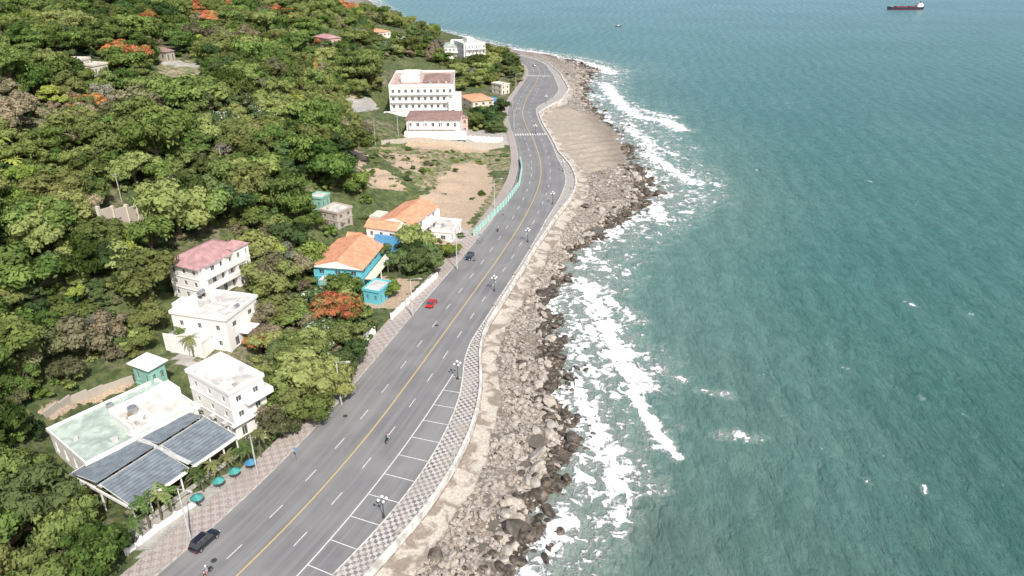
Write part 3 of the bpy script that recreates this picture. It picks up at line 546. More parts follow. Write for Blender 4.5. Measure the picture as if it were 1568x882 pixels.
# ---------------------------------------------------------------- vegetation
def unit(n,r_): v=r_.normal(size=(n,3)); return v/np.linalg.norm(v,axis=1)[:,None]
def tree(name,seed,H,R,ncl,nleaf,ls,lk='leaf',lk2=None,frac2=0,flat=.7,trunk=True,base=.4,innerk=None):
    r_=np.random.default_rng(seed); b=MB()
    cc=[];cr=[]
    for i in range(ncl):
        a=r_.uniform(0,2*math.pi); q=math.sqrt(r_.uniform(0,1))*R*.8; zz=H*base+(H*(1-base))*r_.uniform(-.1,.8)*(1-.5*(q/R)**2)
        cc.append((q*math.cos(a),q*math.sin(a),zz)); cr.append(R*r_.uniform(.18,.42))
    cc=np.array(cc);cr=np.array(cr)
    if trunk:
        b.cyl((0,0,-1),(0,0,H*base),.06*R+.1,.045*R+.06,'bark',7,False)
        for i in range(min(7,ncl)): b.cyl((0,0,H*base*.75),tuple(cc[i]),.04*R,.015*R,'bark',5,False)
    k=r_.choice(ncl,nleaf,p=cr**2/(cr**2).sum()); dr=unit(nleaf,r_); dr[:,2]=np.where(dr[:,2]<-.35,-dr[:,2],dr[:,2])
    rad=cr[k]*(r_.uniform(.7,1.12,nleaf)+.35*(r_.uniform(size=nleaf)**5)); pos=cc[k]+dr*rad[:,None]*np.array([1,1,flat])
    nr=dr+unit(nleaf,r_)*.6; nr/=np.linalg.norm(nr,axis=1)[:,None]; ax=unit(nleaf,r_); t1=np.cross(nr,ax); t1/=np.linalg.norm(t1,axis=1)[:,None]; t2=np.cross(nr,t1)
    sz=ls*r_.uniform(.5,1.3,nleaf)[:,None]
    qv=np.stack([pos-t1*sz,pos+t2*sz*.55,pos+t1*sz,pos-t2*sz*.55],1).reshape(-1,3)
    ct=r_.uniform(0,1,ncl); tint=np.clip(ct[k]*.65+r_.uniform(0,.35,nleaf),0,1)
    two=np.zeros(nleaf,bool)
    if lk2: two=(r_.uniform(size=nleaf)<frac2*(.3+1.4*r_.uniform(0,1,ncl)[k]))&(dr[:,2]>-.15)
    for m_ in ([lk,lk2] if lk2 else [lk]): b.m(m_)
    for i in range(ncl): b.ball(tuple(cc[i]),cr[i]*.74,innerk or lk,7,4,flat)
    nb_=len(b.v)
    b.v+=[tuple(x) for x in qv]; b.f+=[(nb_+4*i,nb_+4*i+1,nb_+4*i+2,nb_+4*i+3) for i in range(nleaf)]
    b.mi+=[b.m(lk2) if (lk2 and two[i]) else b.m(lk) for i in range(nleaf)]
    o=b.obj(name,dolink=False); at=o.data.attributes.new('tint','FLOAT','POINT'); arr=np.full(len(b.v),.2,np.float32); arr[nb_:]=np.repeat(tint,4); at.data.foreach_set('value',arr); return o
def palm(name,seed,H,nf=14,L=2.6,lk='palm'):
    r_=random.Random(seed); b=MB(); lx,ly=r_.uniform(-.5,.5),r_.uniform(-.5,.5)
    for k in range(5): b.cyl((lx*(k/5)**2,ly*(k/5)**2,H*k/5-.3*(k==0)),(lx*((k+1)/5)**2,ly*((k+1)/5)**2,H*(k+1)/5),.2-.02*k,.18-.02*k,'bark',7,False)
    for i in range(nf):
        a=2*math.pi*i/nf+r_.uniform(-.2,.2); up=r_.uniform(.1,1.0); Lf=L*r_.uniform(.8,1.1); prev=None
        for s_ in range(7):
            t=s_/6; rr=Lf*t*(1-.1*t); zz=H+up*Lf*t*.9-1.15*Lf*t*t*(.5+.4*(1-up)); wd_=.42*math.sin(math.pi*min(1,t*.85+.12))
            cx_,cy_=lx+rr*math.cos(a),ly+rr*math.sin(a); px_,py_=-math.sin(a)*wd_,math.cos(a)*wd_
            cur=((cx_+px_,cy_+py_,zz-.25*wd_),(cx_,cy_,zz),(cx_-px_,cy_-py_,zz-.25*wd_))
            if prev: b.face([prev[0],prev[1],cur[1],(.5*(cur[0][0]+prev[0][0]),.5*(cur[0][1]+prev[0][1]),.5*(cur[0][2]+prev[0][2]))],lk); b.face([prev[1],prev[2],(.5*(cur[2][0]+prev[2][0]),.5*(cur[2][1]+prev[2][1]),.5*(cur[2][2]+prev[2][2])),cur[1]],lk)
            prev=cur
    o=b.obj(name,dolink=False); at=o.data.attributes.new('tint','FLOAT','POINT'); at.data.foreach_set('value',np.random.default_rng(seed).uniform(0,1,len(b.v)).astype(np.float32)); return o
src=[]
for i in range(4): src.append(tree('t%02d_broadleaf'%i,10+i,6.5+i*.9,4.2+.3*i,17+3*i,2300,.36+.01*i))
src.append(tree('t04_dark',21,7,3.9,17,2200,.35,'leafdark')); src.append(tree('t05_dark',22,8,3.6,16,2000,.35,'leafdark'))
src.append(tree('t06_olive',31,6,3.9,18,1700,.33,'leafolive',flat=.8)); src.append(tree('t07_brown',32,5,3.6,15,900,.28,'brown'))
src.append(tree('t08_grey',35,5,3.4,14,1400,.3,'grey')); 
src.append(tree('t09_flame',41,6.5,4.7,16,2200,.38,'leaf','flame',.66,flat=.5,base=.55)); src.append(tree('t10_blossom',45,6,4.2,16,2300,.35,'leafdark','flower',.17)); src.append(tree('t11_lime',47,6,3.7,15,2000,.37,'leaflime'))
for i,k in enumerate(['leaf','leafdark','leafolive','leaf']): src.append(tree('t%02d_bush'%(12+i),60+i,2.2,2.2,9,650,.29,k,trunk=False,base=.15))
src.append(palm('t16_banana',5,2.2,10,2.6,'leaflime'))
tc=D.collections.new('tree_species')
for o in src: tc.objects.link(o)
def scatter(name,pts,rot,scl,idx,coll):
    me=D.meshes.new(name); me.from_pydata([tuple(p_) for p_ in pts],[],[])
    a=me.attributes.new('rot','FLOAT_VECTOR','POINT'); a.data.foreach_set('vector',np.asarray(rot,np.float32).ravel())
    a=me.attributes.new('scl','FLOAT_VECTOR','POINT'); a.data.foreach_set('vector',np.asarray(scl,np.float32).ravel())
    a=me.attributes.new('idx','INT','POINT'); a.data.foreach_set('value',np.asarray(idx,np.int32))
    o=D.objects.new(name,me); link(o); g=D.node_groups.new(name,'GeometryNodeTree')
    g.interface.new_socket('Geometry',in_out='INPUT',socket_type='NodeSocketGeometry'); g.interface.new_socket('Geometry',in_out='OUTPUT',socket_type='NodeSocketGeometry')
    gi=g.nodes.new('NodeGroupInput');go=g.nodes.new('NodeGroupOutput'); ip=g.nodes.new('GeometryNodeInstanceOnPoints'); ci=g.nodes.new('GeometryNodeCollectionInfo')
    ci.inputs['Collection'].default_value=coll; ci.inputs['Separate Children'].default_value=True; ci.inputs['Reset Children'].default_value=True
    def na(n_,t_):
        x=g.nodes.new('GeometryNodeInputNamedAttribute'); x.data_type=t_; x.inputs['Name'].default_value=n_; return [s for s in x.outputs if s.enabled and s.name=='Attribute'][0]
    er=g.nodes.new('FunctionNodeEulerToRotation'); L_=g.links.new
    L_(gi.outputs[0],ip.inputs['Points']); L_(ci.outputs[0],ip.inputs['Instance']); ip.inputs['Pick Instance'].default_value=True
    L_(na('idx','INT'),ip.inputs['Instance Index']); L_(na('rot','FLOAT_VECTOR'),er.inputs[0]); L_(er.outputs[0],ip.inputs['Rotation']); L_(na('scl','FLOAT_VECTOR'),ip.inputs['Scale']); L_(ip.outputs[0],go.inputs[0])
    md=o.modifiers.new('scatter','NODES'); md.node_group=g; return o
CLR=[[(38,640),(60,618),(205,545),(255,545),(300,560),(345,535),(410,570),(400,665),(430,690),(420,725),(190,870),(160,810),(95,735)],
 [(236,455),(300,440),(395,445),(388,490),(352,540),(262,530),(236,505)],[(244,395),(290,362),(345,345),(378,368),(372,425),(350,430),(312,462),(290,445),(285,420),(244,412)],
 [(475,402),(520,340),(560,345),(562,300),(580,285),(640,285),(680,305),(712,340),(700,362),(600,362),(590,380),(588,410),(640,425),(640,455),(600,482),(565,480),(556,450),(545,430),(484,424)],
 [(560,225),(620,205),(790,225),(800,290),(740,370),(710,400),(695,350),(655,300),(570,292),(535,250),(535,225)],
 [(582,95),(640,88),(700,110),(700,140),(720,150),(715,200),(775,205),(785,228),(600,225),(570,195),(535,170),(520,158),(540,150),(582,152)],[(668,48),(748,45),(748,80),(675,80)],
 [(150,300),(270,285),(270,325),(240,350),(150,352)],[(108,84),(170,88),(168,106),(112,102)],[(232,85),(312,92),(308,128),(240,120)],[(490,42),(526,46),(524,66),(492,64)],[(568,34),(628,48),(628,66),(570,58)],[(710,135),(765,135),(765,158),(712,160)],[(478,290),(545,290),(545,340),(480,320)],[(760,118),(785,118),(785,150),(760,145)],[(258,520),(300,525),(300,565),(265,560)],[(242,64),(270,64),(270,82),(242,82)],[(525,128),(545,128),(545,148),(520,150)]]
def ok_mask(x,y,z,hgt):
    r=np.ones(x.shape,bool)
    for hh in (0,hgt*.5,hgt):
        px,py=proj(x,y,z+hh)
        for p_ in CLR: r&=~inpoly(px,py,p_)
    return r
def jgrid(sp,y0,y1,umin,umax,rg):
    xs=[];ys=[]
    for y in np.arange(y0,y1,sp):
        n=int((umax-umin)/sp); u=umin+np.arange(n)*sp+rg.uniform(-.48,.48,n)*sp; yy_=y+rg.uniform(-.48,.48,n)*sp; xs.append(xO(yy_)-u); ys.append(yy_)
    x=np.concatenate(xs);y=np.concatenate(ys); z=TZ(x,y); px,py=proj(x,y,z); m=(px>-260)&(px<1700)&(py>-160)&(py<1050)&(xO(y)-x>umin-.5); return x[m],y[m],z[m]
rg=np.random.default_rng(11)
X1,Y1,Z1=jgrid(4.9,55,420,3.0,330,rg); X2,Y2,Z2=jgrid(6.5,420,1150,2.5,380,rg)
x=np.r_[X1,X2];y=np.r_[Y1,Y2];z=np.r_[Z1,Z2]; m=ok_mask(x,y,z,5.5)&(rg.uniform(size=len(x))<.9); x,y,z=x[m],y[m],z[m]
pn=np.sin(x*.045+1)*np.sin(y*.037)+.6*np.sin(x*.11-y*.07)+rg.normal(0,.6,len(x)); px,py=proj(x,y,z+5)
idx=np.where(pn>.75,rg.integers(6,9,len(x)),np.where(pn>-.6,rg.integers(0,4,len(x)),rg.choice([0,1,2,4,5],len(x)))); idx=np.where((idx>=7)&(rg.uniform(size=len(x))<.5),6,idx)
idx=np.where(rg.uniform(size=len(x))<.03,11,idx)
sc=np.clip(rg.lognormal(-.1,.32,len(x)),.5,1.75)
FL=[(175,65,15),(205,75,15),(232,18,11),(140,145,15),(110,150,9),(475,92,12),(462,100,10),(420,15,12),(440,22,10),(545,8,12),(345,10,13),(315,18,11),(490,60,8),(515,470,9),(395,505,6),(530,5,12),(300,8,12),(190,5,12),(250,300,5)]
WF=[(325,180,14),(345,186,12),(392,160,18),(410,172,12),(478,455,13),(500,510,18),(488,530,12),(590,75,10)]
DK=[(620,395,20),(645,385,20),(600,375,14),(755,165,14),(770,180,12),(745,180,12),(450,340,24),(480,350,22),(500,360,20),(430,365,18),(190,430,30),(400,540,20),(480,590,24)]
LM=[(602,435,12),(15,265,20),(30,300,16),(690,375,10),(120,760,22),(80,720,14)]
for lst,ii in ((DK,4),(FL,9),(WF,10),(LM,11)):
    for (a,c_,rr) in lst:
        dd=np.hypot((px-a),(py-c_)*1.3); k=dd<rr; 
        if not k.any() and dd.min()<rr*2.5: k=dd==dd.min()
        idx[k]=ii; sc[k]=np.clip(sc[k],.8,1.15)
rot=np.zeros((len(x),3)); rot[:,2]=rg.uniform(0,6.28,len(x)); 
u_=xO(y)-x; sc=np.where((u_<8),np.minimum(sc,1.05),sc); scl=np.stack([sc,sc,sc*rg.uniform(.8,1.25,len(x))],1)
near=(u_<26)&(y<250); names={0:'tropical_almond_tree',1:'tropical_almond_tree',2:'fig_tree',3:'fig_tree',4:'mango_tree',5:'mango_tree',6:'olive_green_tree',7:'dry_brown_tree',8:'grey_leaf_tree',9:'flame_tree',10:'frangipani_tree',11:'lime_green_tree'}
for i in np.where(near)[0]:
    o=D.objects.new(names[int(idx[i])],src[int(idx[i])].data); o.location=(x[i],y[i],z[i]); o.rotation_euler=(0,0,rot[i,2]); o.scale=scl[i]; link(o)
f_=~near; scatter('hillside_forest',np.stack([x,y,z-.2],1)[f_],rot[f_],scl[f_],idx[f_],tc)
def extra(name,px,py,i,s,dz=0):
    g=hit(px,py); o=D.objects.new(name,src[i].data); o.location=(g[0],g[1],g[2]-.2); o.rotation_euler=(0,0,random.uniform(0,6)); o.scale=(s,s,s); link(o)
for (a,c_,s) in [(612,418,1.0),(640,420,1.1),(665,418,.9),(628,405,1.2),(655,408,1.1),(590,402,.9)]: extra('mango_tree',a,c_,4,s)
for (a,c_,s) in [(598,455,.75),(690,395,.8)]: extra('lime_green_tree',a,c_,11,s)
for (a,c_,s) in [(742,192,1),(765,195,1),(756,205,.8),(730,185,.9),(768,180,1.2)]: extra('mango_tree',a,c_,5,s)
for (a,c_,s) in [(436,672,1.0),(415,658,.8)]: extra('olive_green_tree',a,c_,6,s)
for (a,c_,s,i) in [(470,648,1.0,2),(500,618,1.1,3),(528,585,1.0,4),(480,610,1.2,3),(430,630,1.1,1),(410,610,.9,2),(548,560,.8,5)]: extra(names[i],a,c_,i,s)
# bushes
X1,Y1,Z1=jgrid(3.1,50,330,1.2,200,rg); X2,Y2,Z2=jgrid(4.5,330,700,1.5,220,rg); bx=np.r_[X1,X2];by=np.r_[Y1,Y2];bz=np.r_[Z1,Z2]; px,py=proj(bx,by,bz)
inplot=inpoly(px,py,CLR[4]); m=ok_mask(bx,by,bz,2)|(inplot&(rg.uniform(size=len(bx))<.6)&~inpoly(px,py,SOIL[0])&~inpoly(px,py,SOIL[3])); m|=inplot&(rg.uniform(size=len(bx))<.08)
m&=(xO(by)-bx>1.2)&(rg.uniform(size=len(bx))<.8); bx,by,bz=bx[m],by[m],bz[m]; n=len(bx); r3=np.zeros((n,3)); r3[:,2]=rg.uniform(0,6.28,n); s3=rg.uniform(.5,1.35,n); ib=rg.choice([12,13,14,15,12,15],n)
ip_=inplot[m]; s3=np.where(ip_,s3*rg.uniform(.3,.8,n),s3)
scatter('undergrowth_shrubs',np.stack([bx,by,bz-.15],1),r3,np.stack([s3,s3,s3*np.where(ip_,.6,1)],1),ib,tc)
bp=[hit(a,c_) for a,c_ in [(60,300),(75,290),(45,285),(90,300),(30,270),(20,290),(110,305),(150,300),(10,240)]]
scatter('banana_clump',[(q[0],q[1],q[2]+1.5) for q in bp],[(0,0,random.uniform(0,6)) for q in bp],[(1.3,1.3,1.3)]*len(bp),[16]*len(bp),tc)
ps=[palm('palmsrc%d'%i,70+i,4.5+i*.6) for i in range(3)]
for k,(a,c_) in enumerate([(372,712),(352,722),(330,738),(312,752),(248,795),(230,808),(205,830),(262,783),(400,700),(445,560),(300,560),(385,716),(285,545)]):
    g=G(a,c_); o=D.objects.new('palm_tree',ps[k%3].data); o.location=(g[0],g[1],float(TZ(*g))); s=random.uniform(.65,.95); o.scale=(s,s,s); o.rotation_euler=(0,0,k*1.3); link(o)
# ---------------------------------------------------------------- rocks
rc=D.collections.new('rock_types'); 
for kind,mk_ in (('a','rock'),('b','wetrock')):
    for i in range(5):
        bm=bmesh.new(); bmesh.ops.create_icosphere(bm,subdivisions=2,radius=.5); r_=random.Random(i+50)
        pl=[(Vector((r_.uniform(-1,1),r_.uniform(-1,1),r_.uniform(-1,1))).normalized(),r_.uniform(.24,.42)) for _ in range(9)]
        for v in bm.verts:
            for nn,dd in pl:
                q=v.co.dot(nn)-dd
                if q>0: v.co-=nn*q
            v.co.z*=.7; v.co*=1.15*r_.uniform(.95,1.05)
        me=D.meshes.new('r%s%d'%(kind,i)); bm.to_mesh(me); bm.free(); me.materials.append(M[mk_]); o=D.objects.new('r%s%d'%(kind,i),me); rc.objects.link(o)
n=42000; yq=55+rg.uniform(0,1,n)**1.6*500; tq=rg.uniform(0,1.4,n); r,wt=xR(yq),xW(yq); v0=np.interp(yq,[60,110,200,330],[4.6,4.2,4.5,2.5]); xq=r+v0+(wt-r-v0)*tq
px,py=proj(xq,yq,TZ(xq,yq)); cl=np.sin(xq*.35+yq*.2)*np.sin(yq*.15-xq*.1)+.6*np.sin(xq*.9-yq*.5)*np.sin(yq*.7); m=(rg.uniform(size=n)<.35+.4*cl+.2*(tq>.6))&~inpoly(px,py,sandp)&((tq<.98)|(rg.uniform(size=n)<.25*(cl+.4)))&(wt-r-v0>1)
m&=~(inpoly(px,py,[(835,160),(900,160),(935,190),(905,215),(845,215)])&(rg.uniform(size=n)<.8))
xq,yq,tq=xq[m],yq[m],tq[m]; s=rg.lognormal(-.75,.55,len(xq))*np.where(tq>.6,1.4,.85); s=np.clip(s,.18,2.8)
# larger dark boulders along the waterline and on the outcrop
nb2=900; y2=58+rg.uniform(0,1,nb2)**1.3*260; t2=rg.normal(.95,.13,nb2); c2=np.sin(y2*.23)+.8*np.sin(y2*.61+1); k2=(rg.uniform(size=nb2)<.35+.35*c2); y2,t2=y2[k2],t2[k2]; r,wt=xR(y2),xW(y2); v0=4.3; x2=r+v0+(wt-r-v0)*t2
px,py=proj(x2,y2,TZ(x2,y2)); k2=~inpoly(px,py,sandp); x2,y2,t2=x2[k2],y2[k2],t2[k2]; s2=np.clip(rg.lognormal(.45,.35,len(x2)),.9,3.6)
xq=np.r_[xq,x2]; yq=np.r_[yq,y2]; tq=np.r_[tq,np.full(len(x2),1.3)]; s=np.r_[s,s2]; n=len(xq); zq=TZ(xq,yq)
wet=(tq+rg.normal(0,.12,n)>.82)|(rg.uniform(size=n)<.08); ii=rg.integers(0,5,n)+np.where(wet,5,0)
scatter('shore_rocks',np.stack([xq,yq,zq+s*.12],1),rg.uniform(0,6.28,(n,3))*np.array([.12,.12,1]),np.stack([s*rg.uniform(.8,1.5,n),s,s*rg.uniform(.6,1.1,n)],1),ii,rc)
b=MB()
for (a,c_,rr) in [(760,797,1.9),(822,677,1.7),(803,706,1.3),(832,572,1.8),(860,452,3),(730,835,1.4),(820,452,1.4),(905,350,4)]:
    g=G(a,c_,-2.5); zz=float(TZ(*g))+.2; b.face([(g[0]+rr*math.cos(t)*(1+.15*math.sin(3*t+a)+.1*math.sin(7*t)),g[1]+rr*1.2*math.sin(t)*(1+.1*math.cos(5*t)),zz) for t in np.linspace(0,2*math.pi,33)[:-1]],'pool')
b.obj('tide_pools')
# ---------------------------------------------------------------- walls & fences
def wall_line(name,pxs,h,th,k,posts=None,pk=None):
    b=MB(); pts=[hit(*q) for q in pxs]; b2=MB()
    for a,c_ in zip(pts[:-1],pts[1:]):
        L_=math.hypot(c_[0]-a[0],c_[1]-a[1]); n=max(1,int(L_/2.5)); dx,dy=(c_[0]-a[0])/L_,(c_[1]-a[1])/L_; nx_,ny_=-dy*th/2,dx*th/2
        for i in range(n):
            x0,y0=a[0]+dx*L_*i/n,a[1]+dy*L_*i/n; x1,y1=a[0]+dx*L_*(i+1)/n,a[1]+dy*L_*(i+1)/n; zt=(a[2]*(1-(i+.5)/n)+c_[2]*(i+.5)/n)
            z0=zt-2.5; z1=zt+h; A=[(x0+nx_,y0+ny_),(x0-nx_,y0-ny_),(x1-nx_,y1-ny_),(x1+nx_,y1+ny_)]
            for j in range(4): p_,q_=A[j],A[(j+1)%4]; b.face([(*p_,z0),(*q_,z0),(*q_,z1),(*p_,z1)],k)
            b.face([(*p_,z1) for p_ in A],k)
            if posts: ps_=.16+.05*h; b2.box(x0-ps_,x0+ps_,y0-ps_,y0+ps_,z0,z1+posts,pk or k)
    e=empty(name); b.obj('panel',e); 
    if posts: b2.obj('posts',e)
wall_line('cyan_site_fence',[(726,362),(748,340),(775,313),(795,285),(799,262),(796,246)],1.9,.12,'fence',.15)
wall_line('stone_retaining_wall',[(157,347),(200,345),(242,335),(268,312)],4.6,.6,'stone',1.0,'cream')
wall_line('hillside_wall',[(70,640),(110,618),(160,600),(205,585)],1.3,.4,'stone')
wall_line('garden_wall',[(585,222),(640,216),(700,222),(772,226)],1.6,.3,'stone',.2)
wall_line('white_yard_wall',[(620,208),(700,212),(770,216)],1.3,.25,'white',.2)
wall_line('white_front_wall',[(196,852),(240,815),(300,776)],.9,.25,'white',.3)
wall_line('villa_front_wall',[(538,545),(560,525),(575,512)],2.0,.25,'white',.2)
wall_line('house_front_wall',[(600,490),(640,452),(670,425)],1.5,.25,'white',.2)
wall_line('boundary_wall',[(408,672),(440,650)],1.6,.25,'white',.2)
# ---------------------------------------------------------------- street furniture
def lamp(px,py,H=9.5,reach=2.2):
    i=at_px(px,py); g=G(px,py,.13); b=MB(); b.cyl((0,0,0),(0,0,.5),.2,.18,'conc'); b.cyl((0,0,.5),(0,0,H),.15,.09,'frame',8)
    b.cyl((0,0,H),(reach,0,H+.5),.06,.05,'frame',6); b.box(reach-.1,reach+.7,-.16,.16,H+.42,H+.58,'frame'); b.box(reach,reach+.6,-.12,.12,H+.38,H+.418,'globe'); b.box(-.1,.1,-.2,-.15,1.2,1.9,'frame')
    n=-Nl[i]; b.obj('street_lamp',mat=Matrix.Translation((g[0],g[1],.13))@Matrix.Rotation(math.atan2(n[1],n[0]),4,'Z'))
for q in [(292,825),(523,620),(632,484),(700,412),(757,318),(787,200),(790,140)]: lamp(*q)
def globe(px,py):
    g=G(px,py,.13); b=MB(); b.cyl((0,0,0),(0,0,.35),.28,.2,'darkmetal'); b.cyl((0,0,.35),(0,0,3.7),.09,.06,'darkmetal',8); b.ball((0,0,4.1),.26,'globe',10,6)
    for k in range(4):
        a=k*math.pi/2+.4; b.cyl((0,0,3.1),(.62*math.cos(a),.62*math.sin(a),3.35),.035,.03,'darkmetal',5); b.ball((.62*math.cos(a),.62*math.sin(a),3.6),.24,'globe',10,6)
    b.obj('promenade_globe_lamp',mat=Matrix.Translation((g[0],g[1],.13)))
for q in [(588,792),(701,580),(757,445),(808,370),(846,312),(862,262),(820,205),(836,158)]: globe(*q)
def pole(px,py,H=8):
    g=hit(px,py); b=MB(); b.cyl((0,0,-.5),(0,0,H),.16,.11,'conc'); b.box(-.9,.9,-.05,.05,H-.8,H-.68,'darkmetal'); b.box(-.7,.7,-.051,.052,H-1.5,H-1.4,'darkmetal')
    for k in (-.8,-.3,.3,.8): b.cyl((k,0,H-.68),(k,0,H-.48),.04,.03,'globe',6)
    b.obj('utility_pole',mat=Matrix.Translation(g))
for q in [(343,268),(187,310),(30,75),(575,222),(785,165),(610,208),(395,728)]: pole(*q)
def umbrella(px,py,k,name='beach_umbrella',r=1.5,H=2.5):
    g=hit(px,py); b=MB(); b.cyl((0,0,0),(0,0,H),.04,.04,'darkmetal',6)
    for i in range(10):
        a,c_=2*math.pi*i/10,2*math.pi*(i+1)/10; b.face([(0,0,H+.15),(r*math.cos(a),r*math.sin(a),H-.5),(r*math.cos(c_),r*math.sin(c_),H-.5)],k)
    b.cyl((0,0,0),(0,0,.12),.3,.28,'conc',8); b.obj(name,mat=Matrix.Translation((g[0],g[1],g[2])))
for (a,c_,k) in [(305,778,'canvas'),(338,752,'canvas'),(362,737,'canvas'),(387,724,'bluecanvas')]: umbrella(a,c_,k,r=1.0)
for (a,c_) in [(20,842),(48,820),(5,850),(30,815)]: umbrella(a,c_,'thatch','thatched_umbrella',1.8,2.6)
for i in range(30,240,18):
    c_=C[i]-Nl[i]*(oPR[i]-1.3); 
    yaw_=math.atan2(T[i][1],T[i][0]); bb=MB(); bb.box(-.9,.9,-.22,.22,.42,.5,'conc'); bb.box(-.75,-.55,-.2,.2,0,.418,'conc'); bb.box(.55,.75,-.2,.2,0,.418,'conc')
    bb.obj('stone_bench',mat=Matrix.Translation((c_[0],c_[1],.13))@Matrix.Rotation(yaw_,4,'Z'))
def sign(px,py,k):
    g=G(px,py,.13); i=at_px(px,py); b=MB(); b.cyl((0,0,0),(0,0,2.8),.04,.04,'metal',6); b.cyl((-.03,0,2.5),(.0,0,2.5),.35,.35,k,14); b.obj('traffic_sign',mat=Matrix.Translation((g[0],g[1],.13))@Matrix.Rotation(math.atan2(T[i][1],T[i][0])+math.pi,4,'Z'))
for q in [(455,706),(735,372)]: sign(*q,'blue')
# ---------------------------------------------------------------- vehicles
for nm,c in (('black_car_paint',(.012,.013,.018)),('red_car_paint',(.55,.015,.02)),('navy_car_paint',(.02,.03,.06)),('white_car_paint',(.75,.75,.75))):
    N=NT(nm); N.col(N.mix(N.noise(N.obj(),2,3),c,tuple(x*1.15 for x in c))); N.rough(.25); N.b.inputs['Coat Weight'].default_value=.8; M[nm]=N.m
M['taillight']=simple('tail_light',(.5,.02,.02),.3)
def car(name,px,py,paint_,suv=False,rev=False):
    g=G(px,py,.5); i=at_px(px,py); yaw_=math.atan2(T[i][1],T[i][0])+(math.pi if rev else 0); e=empty(name,(g[0],g[1],.004),yaw_)
    Hb=.95 if suv else .82; Ht=1.72 if suv else 1.42; L_=2.35 if suv else 2.2; Wd=.93 if suv else .88
    sec=[(-L_,.42,Hb-.12,.80),(-L_+.12,.28,Hb,.92),(-L_+.9,.22,Hb+.02,1),(-.2,.22,Hb,1),(.9,.22,Hb-.02,1),(L_-.55,.24,Hb-.14,.97),(L_-.1,.3,Hb-.26,.86),(L_,.4,Hb-.36,.75)]
    b=MB(); R=[]
    for (x_,zl,zh,k) in sec:
        w_=Wd*k; R.append([(x_,-w_*.9,zl),(x_,-w_,(zl+zh)/2),(x_,-w_*.95,zh-.08),(x_,-w_*.82,zh),(x_,0,zh+.03),(x_,w_*.82,zh),(x_,w_*.95,zh-.08),(x_,w_,(zl+zh)/2),(x_,w_*.9,zl)])
    for a,c_ in zip(R[:-1],R[1:]):
        for j in range(8): b.face([a[j],a[j+1],c_[j+1],c_[j]],paint_)
        b.face([a[8],a[0],c_[0],c_[8]],'tyre')
    b.face(R[0],paint_); b.face(R[-1][::-1],paint_); b.obj('body',e)
    b=MB(); xr0,xr1=(-L_+.25,-L_+.6) if suv else (-L_+.55,-L_+1.25); xf0,xf1=1.15,.35
    z0,z1=Hb-.02,Ht; w0,w1=Wd*.86,Wd*.68
    A=[(xr0,-w0,z0),(xf0,-w0,z0),(xf0,w0,z0),(xr0,w0,z0)]; B=[(xr1,-w1,z1-.05),(xf1,-w1,z1-.05),(xf1,w1,z1-.05),(xr1,w1,z1-.05)]
    for j in range(4): b.face([A[j],A[(j+1)%4],B[(j+1)%4],B[j]],'glass')
    b.obj('windows',e); b=MB(); b.box(xr1-.04,xf1+.04,-w1-.03,w1+.03,z1-.05,z1+.01,paint_)
    for s in (-1,1):
        for t in (.33,.66):
            xa=xr0+(xf0-xr0)*t; xb=xr1+(xf1-xr1)*t; b.face([(xa-.04,s*(w0+.008),z0),(xa+.04,s*(w0+.008),z0),(xb+.04,s*(w1+.008),z1-.05),(xb-.04,s*(w1+.008),z1-.05)],paint_)
        b.box(L_-.12,L_+.01,s*.6-.15,s*.6+.15,Hb-.42,Hb-.3,'globe'); b.box(-L_-.01,-L_+.1,s*.65-.13,s*.65+.13,Hb-.3,Hb-.12,'taillight'); b.box(.75,.92,min(s*Wd,s*(Wd+.16)),max(s*Wd,s*(Wd+.16)),Hb,Hb+.14,paint_)
        if suv: b.box(xr1+.1,xf1-.1,s*w1-.03,s*w1+.03,z1+.03,z1+.07,'metal')
    b.obj('roof_and_lights',e,bevel=.02); b=MB()
    for xx in (-L_+.85,L_-.85):
        for s in (-1,1): b.cyl((xx,s*(Wd-.2),.33),(xx,s*(Wd+.01),.33),.34,.34,'tyre',16); b.cyl((xx,s*(Wd+.011),.33),(xx,s*(Wd+.02),.33),.2,.2,'metal',10)
    b.obj('wheels',e)
car('black_suv',313,828,'black_car_paint',True); car('red_car',661,464,'red_car_paint'); car('dark_sedan',719,392,'navy_car_paint',rev=True)
car('parked_sedan',818,100,'white_car_paint')
def skin_person(name,parent_loc,yaw_):
    V=[(0,0,.82),(.05,0,1.05),(.08,0,1.3),(.1,0,1.45),(.13,0,1.62), (.08,.19,1.36),(.2,.27,1.12),(.45,.24,1.05),(.08,-.19,1.36),(.2,-.27,1.12),(.45,-.24,1.05), (.02,.12,.8),(.38,.16,.75),(.25,.15,.35),(.36,.15,.3),(.02,-.12,.8),(.38,-.16,.75),(.25,-.15,.35),(.36,-.15,.3)]
    E=[(0,1),(1,2),(2,3),(3,4),(2,5),(5,6),(6,7),(2,8),(8,9),(9,10),(0,11),(11,12),(12,13),(13,14),(0,15),(15,16),(16,17),(17,18)]
    rad=[.15,.14,.16,.06,.1,.07,.05,.035,.07,.05,.035,.1,.08,.055,.04,.1,.08,.055,.04]
    me=D.meshes.new(name); me.from_pydata(V,E,[]); o=D.objects.new(name,me); o.location=parent_loc; o.rotation_euler=(0,0,yaw_); link(o)
    sk=o.modifiers.new('skin','SKIN'); 
    for i,sv_ in enumerate(me.skin_vertices[0].data): sv_.radius=(rad[i],rad[i]); sv_.use_root=(i==0)
    o.modifiers.new('sub','SUBSURF').levels=1; me.materials.append(M['shirt'])
    b=MB(); b.ball((.13,0,1.68),.15,'globe' if random.random()<.5 else 'taillight',10,6,1.05,-.2); h_=b.obj('helmet',o)
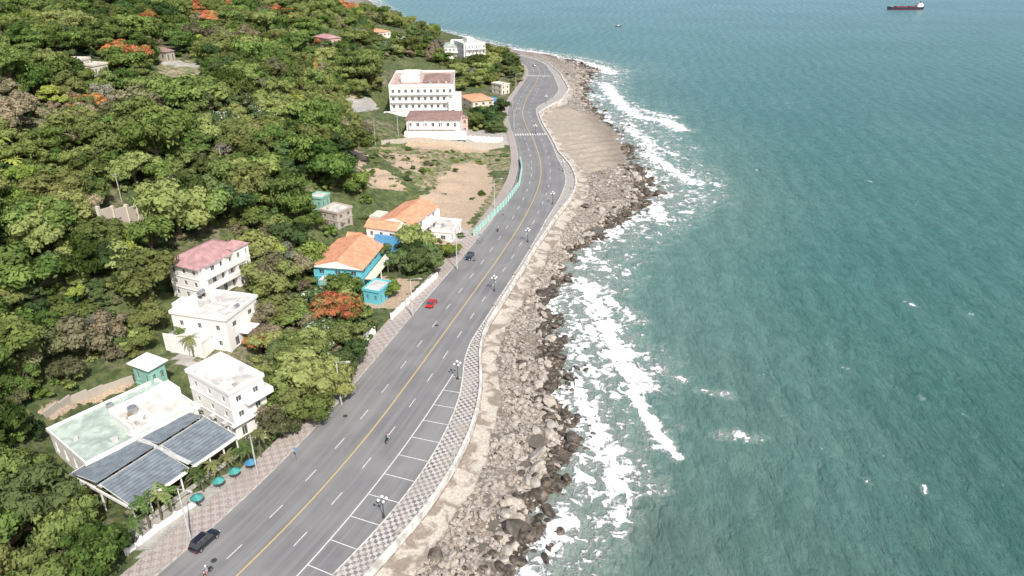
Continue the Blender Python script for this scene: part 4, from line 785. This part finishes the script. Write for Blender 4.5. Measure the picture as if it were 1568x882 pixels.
def bike(px,py,rev=False):
    g=G(px,py,.4); i=at_px(px,py); yaw_=math.atan2(T[i][1],T[i][0])+(math.pi if rev else 0); b=MB()
    for xx in (-.62,.62): b.cyl((xx,-.05,.29),(xx,.05,.29),.29,.29,'tyre',16); b.cyl((xx,-.06,.29),(xx,.06,.29),.17,.17,'metal',12)
    b.box(-.75,.1,-.13,.13,.5,.78,'darkmetal'); b.box(-.7,.05,-.14,.14,.782,.86,'tyre'); b.box(-.1,.3,-.1,.1,.3,.5,'metal'); b.cyl((.62,0,.3),(.4,0,1.0),.05,.05,'metal'); b.box(.3,.55,-.18,.18,.5,.95,'taillight'); b.cyl((.42,-.33,1.04),(.42,.33,1.04),.025,.025,'darkmetal',6); b.box(.5,.62,-.08,.08,.82,.96,'globe')
    b.obj('motorbike',mat=Matrix.Translation((g[0],g[1],.004))@Matrix.Rotation(yaw_,4,'Z'),bevel=.02); skin_person('motorcyclist',(g[0],g[1],.04),yaw_)
bike(594,673); bike(318,876,True); bike(763,352)
# ---------------------------------------------------------------- ships
M['hullr']=simple('hull_paint_red',(.2,.035,.03),.5); M['hulld']=simple('hull_paint_dark',(.03,.04,.07),.5)
def ship(name,px,py,Lh,wd_,yaw_,h=3.2,cargo=True):
    g=G(px,py,ZS); e=empty(name,(g[0],g[1],ZS),yaw_); b=MB(); sec=[(-.5,.75,1.15),(-.42,1,1.05),(0,1,1),(.3,1,1),(.42,.7,1.15),(.5,.06,1.45)]; R=[]
    for (t,k,zt) in sec: R.append([(t*Lh,-wd_/2*k,h*zt),(t*Lh*.97,-wd_/2*k*.9,h*.3),(t*Lh*.95,-wd_/2*k*.7,-1),(t*Lh*.95,wd_/2*k*.7,-1),(t*Lh*.97,wd_/2*k*.9,h*.3),(t*Lh,wd_/2*k,h*zt)])
    for a,c_ in zip(R[:-1],R[1:]):
        for j in range(5): b.face([a[j],a[j+1],c_[j+1],c_[j]],'hullr' if j in (1,3,2) else 'hulld')
        b.face([a[5],a[0],c_[0],c_[5]],'hullr')
    b.face(R[0],'hulld'); b.obj('hull',e); b=MB()
    if cargo:
        b.box(-.46*Lh,-.3*Lh,-wd_*.4,wd_*.4,h*.9,h+3,'white'); b.box(-.44*Lh,-.33*Lh,-wd_*.35,wd_*.35,h+3.003,h+4.4,'white'); b.box(-.329*Lh,-.326*Lh,-wd_*.33,wd_*.33,h+3.4,h+4.1,'glass'); b.cyl((-.4*Lh,0,h+4.4),(-.4*Lh,0,h+6.5),.7,.6,'hullr')
        for t in (-.05,.2,.38): b.cyl((t*Lh,0,h*.9),(t*Lh,0,h+4),.2,.15,'frame',6)
        for t in (-.2,0,.14): b.box(t*Lh,(t+.13)*Lh,-wd_*.36,wd_*.36,h*.95,h+1.0,'hullr')
    else: b.box(-.2*Lh,.1*Lh,-wd_*.3,wd_*.3,h*.8,h+.9,'white')
    b.obj('superstructure',e)
ship('cargo_ship',1385,15,48,8,math.radians(187)); 
ship('fishing_boat',947,41,6,1.8,.3,.9,False)
